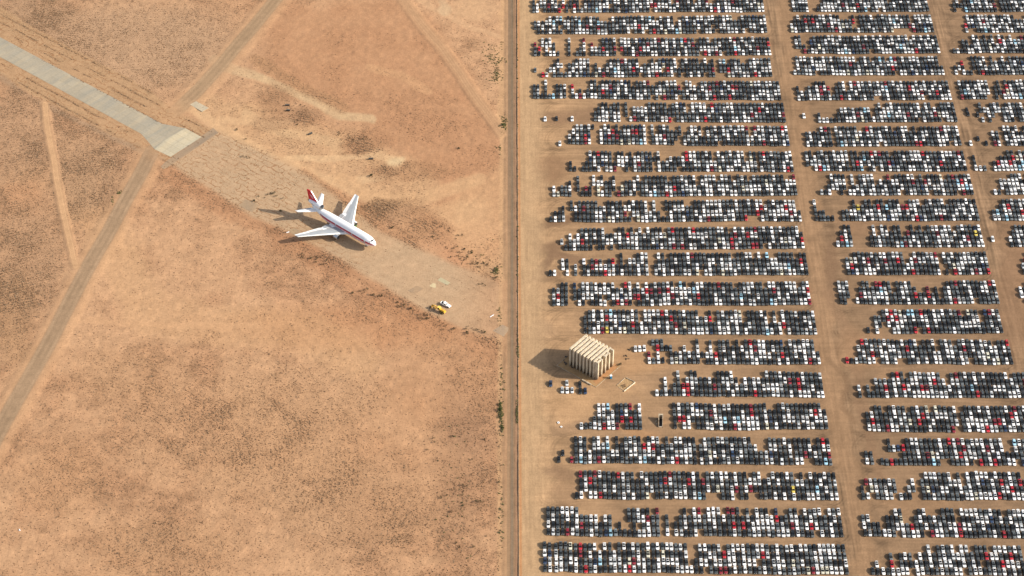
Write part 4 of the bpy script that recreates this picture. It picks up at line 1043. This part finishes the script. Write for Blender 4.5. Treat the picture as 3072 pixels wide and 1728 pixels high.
t0 = at(1240+1185/14.49, 860+770/14.49); t1 = at(1240+1590/14.49, 860+925/14.49)
hd = -math.radians(35.5)
c_ = at(1240+1415/14.49, 860+765/14.49, 1.0)
tk = empty("pickup_truck", (c_.x, c_.y, 0), hd); tag(tk, "white pickup truck with open dark load bed beside the yellow grader", "pickup truck")
b = MB()
b.loft([[(x,-w,zb),(x,w,zb),(x,w,zt-.1),(x,w*.9,zt),(x,-w*.9,zt),(x,-w,zt-.1)] for x, w, zb, zt in ((.35,1.0,.5,1.25),(1.2,1.02,.45,1.28),(2.4,.98,.45,1.22),(3.1,.9,.5,1.08))]); b.build("hood", M_TRUCK, tk)
b = MB(); b.loft([[(-.75,-1.0,.5),(.95,-1.0,.5),(.95,-1.0,1.25),(.30,-.82,1.95),(-.65,-.82,1.97),(-.75,-1.0,1.3)],[(-.75,1.0,.5),(.95,1.0,.5),(.95,1.0,1.25),(.30,.82,1.95),(-.65,.82,1.97),(-.75,1.0,1.3)]]); cb = b.build("cab", M_TRUCK, tk)
b = MB(); b.face([(.90,-.86,1.33),(.90,.86,1.33),(.37,.76,1.90),(.37,-.76,1.90)])
for s in (-1, 1): b.face([(-.6,s*.985,1.35),(.75,s*.985,1.35),(.28,s*.85,1.88),(-.58,s*.85,1.88)])
b.build("window", M_GLASS, cb)
b = MB()
for s in (-1, 1): b.box(-3.2,-.78,s*1.0-.06,s*1.0+.06,.5,1.42)
b.box(-3.26,-3.14,-1.05,1.05,.5,1.42); b.build("bed_wall", M_TRUCK, tk)
b = MB(); b.box(-3.15,-.76,-.95,.95,.62,.78); b.build("bed_floor", M_DARK, tk)
b = MB(); b.box(-.98,-.80,-.95,.95,1.0,2.35); b.build("headboard", M_TRUCK, tk)
b = MB(); b.box(3.08,3.22,-.95,.95,.4,.65); b.build("bumper", M_METAL, tk)
for x in (-2.1, 2.05):
    for s in (-1, 1):
        b = MB(); b.cyl((x,s*.8,.42),(x,s*1.03,.42),.42,n=16); b.build("wheel", M_TYRE, tk)

# ------------------------------------------------------------ ribbed concrete test tower
M_CONC = mat("cream_concrete", (.60,.50,.36), .85, var=.08, scale=.8, dirt=(.20,.145,.09), dirt_amt=.55, dirt_scale=.9, spec=.2)
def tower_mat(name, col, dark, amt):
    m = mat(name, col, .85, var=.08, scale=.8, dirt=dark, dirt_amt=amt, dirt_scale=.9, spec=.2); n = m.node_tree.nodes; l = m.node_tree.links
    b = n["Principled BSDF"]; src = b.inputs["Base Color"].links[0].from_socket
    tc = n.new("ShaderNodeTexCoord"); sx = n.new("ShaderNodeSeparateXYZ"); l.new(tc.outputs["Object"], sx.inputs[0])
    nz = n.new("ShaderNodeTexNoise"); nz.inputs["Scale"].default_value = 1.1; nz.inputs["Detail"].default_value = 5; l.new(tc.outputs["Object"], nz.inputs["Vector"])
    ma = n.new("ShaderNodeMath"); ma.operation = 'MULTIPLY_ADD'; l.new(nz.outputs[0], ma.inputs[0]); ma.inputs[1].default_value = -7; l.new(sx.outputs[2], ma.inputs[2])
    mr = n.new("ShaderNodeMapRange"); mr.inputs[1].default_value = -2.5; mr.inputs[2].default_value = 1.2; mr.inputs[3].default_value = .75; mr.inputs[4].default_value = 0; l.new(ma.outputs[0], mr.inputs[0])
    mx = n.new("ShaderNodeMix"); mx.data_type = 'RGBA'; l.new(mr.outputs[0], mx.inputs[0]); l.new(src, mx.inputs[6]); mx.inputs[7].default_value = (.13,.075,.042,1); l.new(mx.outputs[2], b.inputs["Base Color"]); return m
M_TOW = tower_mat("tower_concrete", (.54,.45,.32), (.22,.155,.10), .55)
M_CONCD = mat("stained_concrete", (.42,.34,.24), .9, var=.12, scale=.8, dirt=(.10,.07,.045), dirt_amt=.7, dirt_scale=.6, spec=.2)
A_ = at(1560+838/5.573, 960+478/5.573, 12.9); B_ = at(1560+1120/5.573, 960+240/5.573, 12.9); D_ = at(1560+1245/5.573, 960+690/5.573, 12.9)
L1 = (B_-A_).length; th = math.atan2(B_.y-A_.y, B_.x-A_.x); L2 = (D_-A_).length
TW = empty("concrete_tower", (A_.x, A_.y, 0), th); tag(TW, "tall block of eight cream concrete fins standing at the left of the car park", "concrete tower")
HT = 12.9; NF = 8; pitch = L2/(NF-1)*.985     # local x along fins, local -y across (toward the lower right)
core = MB(); core.box(2.2, L1-2.0, -pitch*(NF-1)-.2, .1, 0, HT-.6); core.build("core", M_CONCD, TW)
for i in range(NF):
    y = -i*pitch; b = MB()
    t = .55
    b.loft([[(-.15,y-t*.5,0),(L1+.1,y-t*.5,0),(L1+.1,y+t*.5,0),(-.15,y+t*.5,0)],[(-.05,y-t*.9,2),(L1+.02,y-t*.9,2),(L1+.02,y+t*.9,2),(-.05,y+t*.9,2)],
            [(0,y-t,HT-1.2),(L1,y-t,HT-1.2),(L1,y+t,HT-1.2),(0,y+t,HT-1.2)],[(0,y-t,HT),(L1,y-t,HT),(L1,y+t,HT),(0,y+t,HT)]])
    b.build("fin", M_TOW, TW)
    b = MB(); b.box(.25,1.0,y-.16,y+.16,HT+.003,HT+.10); b.build("lifting_block", M_CONCD, TW); b = MB(); b.box(L1-1.0,L1-.25,y-.16,y+.16,HT+.003,HT+.10); b.build("lifting_block", M_CONCD, TW)
yy = -(NF-1)*pitch
for k in range(5):
    x = .9+k*(L1-1.7)/4; b = MB()
    b.loft([[(x-.42,yy-2.15,0),(x+.42,yy-2.15,0),(x+.42,yy-.47,0),(x-.42,yy-.47,0)],[(x-.42,yy-2.7,1.2),(x+.42,yy-2.7,1.2),(x+.42,yy-.47,1.2),(x-.42,yy-.47,1.2)],[(x-.42,yy-2.75,HT-.1),(x+.42,yy-2.75,HT-.1),(x+.42,yy-.47,HT-.1),(x-.42,yy-.47,HT-.1)]])
    b.build("buttress", M_TOW, TW)
for k in (0, 2):
    x = .9+k*(L1-1.7)/4; x1 = .9+(k+1)*(L1-1.7)/4; b = MB()
    b.box(x+.43,x1-.43,yy-2.4,yy-1.5,HT-.7,HT-.14); b.build("cap_slab", M_CONC, TW)
b = MB(); b.box(.4,L1-.4,yy-.60,yy-.463,0,HT-.9); b.build("end_wall", M_CONCD, TW)
b = MB(); b.box(-.02,.55,-.1,.6,HT-2.4,HT-.6)  # bracket
b.build("bracket", M_CONCD, TW)
# loose stuff on the apron
ap = MB(); k_ = 3.2
P0 = lambda x, y: Matrix.Translation((A_.x, A_.y, 0)) @ Matrix.Rotation(th, 4, 'Z') @ Vector((x, y, 0))
M_RUST = mat("rusty_sand", tuple(lin((202,150,106))*KAL), .95, var=.15, scale=.5, spec=.1)
M_APR = mat("apron_sand", tuple(lin((196,156,112))*KAL), .95, var=.15, scale=.5, spec=.1)
ap.loft([[tuple(P0(x, y)+Vector((0,0,z))) for x, y in ((-4.2,5.6),(L1+2.6,5.6),(L1+2.6,yy-5.2),(-4.2,yy-5.2))] for z in (-.3, .03)]); o = ap.build("tower_apron", M_APR); tag(o, "bare sandy apron around the ribbed concrete tower", "apron", kind="structure")
ap = MB(); ap.loft([[tuple(P0(x, y)+Vector((0,0,z))) for x, y in ((-1.5,yy-1.0),(L1+1.2,yy+1),(L1+2.4,yy-3),(L1+1,yy-4.6),(2,yy-4.4),(-2.4,yy-4.0))] for z in (-.3, .045)]); o = ap.build("rusty_apron", M_RUST); tag(o, "rust orange sand at the sunny foot of the concrete tower", "apron", kind="structure")
kb = empty("concrete_kerb", P0(0,0)); kb.rotation_euler = (0,0,th); tag(kb, "low concrete kerb framing the apron of the concrete tower", "kerb")
for x0, x1, y0, y1 in ((-4.4,-4.15,yy-5.4,5.8),(-4.1,L1+2.5,yy-5.4,yy-5.15),(-4.1,4.0,5.6,5.85)):
    b = MB(); b.box(x0+.05,x1-.05,y0+.05,y1-.05,0,.16); b.build("kerb_run", M_CONCD, kb)
# debris in the tower's shade
for i, (zx, zy) in enumerate(((745,705),(785,620),(770,735),(880,795))):
    p = at(1560+zx/5.573, 960+zy/5.573); b = MB(); g_ = np.random.default_rng(i+3)
    for _ in range(5):
        Mx = Matrix.Translation((g_.normal(0,.45), g_.normal(0,.35), .12)) @ Matrix.Rotation(g_.random()*3, 4, 'Z'); b.box(-.35,.35,-.12,.12,-.1,.12+.2*g_.random(),M=Mx)
    o = b.build("rubble_heap", M_DARK, loc=(p.x, p.y, 0)); tag(o, ("dark rubble heap in the tower shadow, leftmost", "dark rubble heap in the tower shadow close to the tower wall", "dark rubble heap just below the leftmost one in the tower shadow", "dark rubble heap at the shaded foot of the tower")[i], "rubble")
for i, (zx, zy, lb) in enumerate(((1805,495,"dark broken scrap east of the tower, topmost piece"),(1775,600,"dark scrap piece with a trailing line east of the tower"),(1790,655,"small dark scrap piece east of the tower, lowest of three"))):
    p = at(1560+zx/5.573, 960+zy/5.573); b = MB(); g_ = np.random.default_rng(i+13)
    for _ in range(4):
        Mx = Matrix.Translation((g_.normal(0,.4), g_.normal(0,.2), .1)) @ Matrix.Rotation(g_.random()*3, 4, 'Z'); b.box(-.5,.5,-.1,.1,-.1,.15,M=Mx)
    o = b.build("scrap_metal", M_DARK, loc=(p.x, p.y, 0)); tag(o, lb, "scrap")

# portable toilet
M_BLUE = mat("blue_plastic", (.02,.18,.34), .5, var=.08); M_TOPW = mat("white_plastic", (.8,.82,.82), .5, var=.05)
p = at(1560+1520/5.573, 960+985/5.573); pt = empty("portable_toilet", (p.x, p.y+.6, 0), R(8)); tag(pt, "blue portable toilet with white roof at the foot of the concrete tower", "toilet")
b = MB(); b.box(-.56,.56,-.58,.58,.08,2.05,taper=.02); b.build("cabin", M_BLUE, pt)
b = MB(); b.loft([[(-.62,-.64,2.05),(.62,-.64,2.05),(.62,.64,2.05),(-.62,.64,2.05)],[(-.6,-.3,2.3),(.6,-.3,2.3),(.6,.3,2.3),(-.6,.3,2.3)]]); b.build("roof", M_TOPW, pt)
b = MB(); b.box(-.36,.36,-.615,-.585,.15,1.9); dd_ = b.build("door", mat("blue_door", (.03,.24,.42), .5), pt)
b = MB(); b.box(-.3,-.24,-.66,-.617,.95,1.1); b.build("handle", M_DARK, dd_)
b = MB(); b.box(-.62,.62,-.64,.64,0,.079); b.build("skid", M_DARK, pt)
# long concrete beam
a = at(1560+1035/5.573, 960+1005/5.573); c = at(1560+1185/5.573, 960+1085/5.573); L = (c-a).length
b = MB()
b.loft([[(x,-.45,0),(x,.45,0),(x,.45,.55),(x,.2,.62),(x,-.2,.62),(x,-.45,.55)] for x in (0, L)]); o = b.build("concrete_beam", M_CONCD, loc=(a.x, a.y, 0), rz=math.atan2(c.y-a.y, c.x-a.x)); tag(o, "long grey concrete beam lying on the sand below the tower", "beam")
# ruined foundation
q_ = [at(1560+x/5.573, 960+y/5.573) for x, y in ((1765,965),(1930,1045),(1750,1190),(1615,1100))]
fd = empty("ruined_foundation", (sum(v.x for v in q_)/4, sum(v.y for v in q_)/4, 0)); tag(fd, "low square ruined concrete foundation filled with sand below the tower", "foundation")
fo_ = Vector(fd.location)
for i, (th_, hh, f0, f1, mm) in enumerate(((.3,.4,0,1,M_CONCD),(.3,.6,0,1.08,M_CONC),(.18,.10,.1,.8,M_CONCD),(.22,.25,.02,.95,M_CONCD))):
    s0 = q_[i]-fo_; s1 = q_[(i+1) % 4]-fo_; dv = s1-s0; Ln = dv.length; Mx = Matrix.Translation(s0) @ Matrix.Rotation(math.atan2(dv.y, dv.x), 4, 'Z')
    b = MB(); b.box(Ln*f0+.25,Ln*f1-.25,-th_/2,th_/2,0,hh,M=Mx); b.build("wall", mm, fd)
b = MB(); b.loft([[tuple(v-fo_+Vector((0,0,z))) for v in q_] for z in (-.2, .035)]); b.build("floor", mat("pit_floor", tuple(lin((196,158,112))*KAL), .95, var=.3, scale=1.2), fd)
# wedge shaped concrete loading bin
za, zc = 3.1, .45
n0 = at(1840+1245/9.057, 1180+552/9.057, za); n1 = at(1840+1367/9.057, 1180+552/9.057, za); s1 = at(1840+1345/9.057, 1180+908/9.057, zc); s0 = at(1840+1220/9.057, 1180+908/9.057, zc)
W_ = ((n1-n0).length+(s1-s0).length)/2; Lb = n0.y-s0.y
bn = empty("concrete_bin", ((s0.x+s1.x)/2, s0.y, 0), math.atan2(n0.x-s0.x, -(n0.y-s0.y))+math.pi); bn.rotation_euler = (0, 0, -math.atan2(n0.x-s0.x, n0.y-s0.y)*.6)
tag(bn, "open wedge shaped concrete bin with dark inside standing between two car blocks", "concrete bin")
for s in (-1, 1):
    b = MB(); x0, x1 = sorted((s*W_/2, s*(W_/2-.38)))
    b.loft([[(x0,0,0),(x0,Lb-.9,0),(x0,Lb-.9,za),(x0,0,zc)],[(x1,0,0),(x1,Lb-.9,0),(x1,Lb-.9,za),(x1,0,zc)]]); b.build("side_wall", M_TOW, bn)
b = MB(); b.box(-W_/2,W_/2,Lb-.9,Lb,0,za+.002); b.build("end_wall", M_TOW, bn)
b = MB(); b.box(-W_/2+.385,W_/2-.385,.0,.28,0,zc-.02); b.build("sill", M_CONC, bn)
b = MB(); b.box(-W_/2+.385,W_/2-.385,.285,Lb-.905,0,.06); b.build("floor", M_DARK, bn)
for i, (zx, zy) in enumerate(((1160,760),(1180,830))):
    p = at(1840+zx/9.057, 1180+zy/9.057); b = MB(); b.box(-.5,.5,-.12,.12,0,.2); o = b.build("timber_plank", M_CONC, loc=(p.x, p.y, 0), rz=R(60)); tag(o, ("pale plank in the bin's shadow, upper one", "pale plank in the bin's shadow, lower one")[i], "plank")
# white manhole rings
for i, (u, v) in enumerate(((1675.5,1268.5),(1684,1281))):
    p = at(u, v); b = MB(); n = 20; ro, ri, hh = .62-.12*i, .36-.06*i, .35
    for k in range(n):
        a0_, a1_ = 2*math.pi*k/n, 2*math.pi*(k+1)/n; o_ = lambda r, a, z: (r*math.cos(a), r*math.sin(a), z)
        b.face([o_(ro,a0_,0), o_(ro,a1_,0), o_(ro,a1_,hh), o_(ro,a0_,hh)]); b.face([o_(ro,a0_,hh), o_(ro,a1_,hh), o_(ri,a1_,hh), o_(ri,a0_,hh)]); b.face([o_(ri,a1_,.0), o_(ri,a0_,.0), o_(ri,a0_,hh), o_(ri,a1_,hh)])
    rt = b.build("concrete_ring", M_TOPW, loc=(p.x, p.y, 0)); tag(rt, ("larger white ring lying on the sand right of the asphalt road", "smaller white ring lying on the sand below the larger one")[i], "ring")
    b = MB(); b.cyl((0,0,.01),(0,0,.04),ri-.01,n=16); b.build("dark_bottom", M_DARK, rt)
# dark crates by the mounds, debris
for a, b_, L, rz, lb in ((723,265,2.9,4,"long dark crate among the pale mounds, upper of two"),(725,278,2.4,-8,"dark crate among the pale mounds, lower of two"),(933,400,2.9,4,"dark crate on the pale sand above the airliner"),(781,337,2.6,40,"dark slanting crate on the sand between the mounds")):
    p = at(a*S, b_*S); b = MB(); b.box(-L/2,L/2,-.5,.5,0,.75,taper=.04); o = b.build("long_crate", M_DARK, loc=(p.x, p.y, 0), rz=R(rz)); tag(o, lb, "crate")
    b = MB()
    for k in range(4): b.box(-L/2+.1+k*(L-.3)/3.0,-L/2+.22+k*(L-.3)/3.0,-.53,.53,.752,.80)
    b.build("slat", M_CONCD, o)
p = at(863.5,697); b = MB(); b.box(-.9,.9,-.25,.25,0,.18,taper=.08); o = b.build("metal_panel", M_TOPW, loc=(p.x, p.y, .05), rz=R(30)); tag(o, "small white metal panel on the ground off the left wing tip", "panel")
p = at(1476,948); b = MB(); b.box(-1.4,1.4,-.18,.18,0,.15); o = b.build("white_plank", M_TOPW, loc=(p.x, p.y, .05), rz=R(45)); tag(o, "thin pale plank on the taxiway near the asphalt road", "plank")
p = at(59,1590); b = MB(); b.box(-.4,.35,-.2,.07,0,.2); b.box(-.2,.15,.075,.6,0,.3); b.box(-.07,.4,-.5,-.25,0,.2); o = b.build("litter", M_TOPW, loc=(p.x, p.y, -.1), rz=R(10)); tag(o, "scrap of white litter alone in the field at lower left", "litter")
b = MB(); b.box(-.5,.5,-.08,.08,0,.06); o = b.build("black_plate", M_DARK, loc=(at(609,322).x, at(609,322).y, .05), rz=R(40)); tag(o, "black strip lying on the small pale concrete pad", "strip")

# ------------------------------------------------------------ fence between road and car park
fx = 3.42
fc = empty("mesh_fence", (fx, 745, 0)); tag(fc, "long low dusty mesh fence between the asphalt road and the car park", "fence")
y0, y1, npst = 740-745, 1300-745, 92
M_FEN = mat("dusty_fence_fabric", (.32,.24,.16), .9, var=.25, scale=.4); M_POST = mat("fence_post_metal", (.30,.27,.22), .6, .3)
b = MB()
for k in range(280):
    ya = y0+(y1-y0)*k/280; yb = y0+(y1-y0)*(k+1)/280; h0 = .28+.26*float(vnoise(np.array([k/3.]), np.array([2.]))[0])
    b.box(-.03,.03,ya+.001,yb-.001,-.2,h0)
b.build("windbreak_cloth", M_FEN, fc)
for z in (1.75, 1.0):
    b = MB(); b.box(-.012,.012,y0,y1,z-.012,z+.012); b.build("rail", M_POST, fc)
pm = MB(); pm.cyl((0,0,-.2),(0,0,1.85),.045,n=6); po = pm.build("post", M_POST, fc, loc=(0.09, y0, 0))
for k in range(1, npst):
    c = po.copy(); COL.objects.link(c); c.parent = fc; c.location = (0.09, y0+(y1-y0)*k/(npst-1), 0)
# sun-bleached sill of wind-blown sand along the fence foot
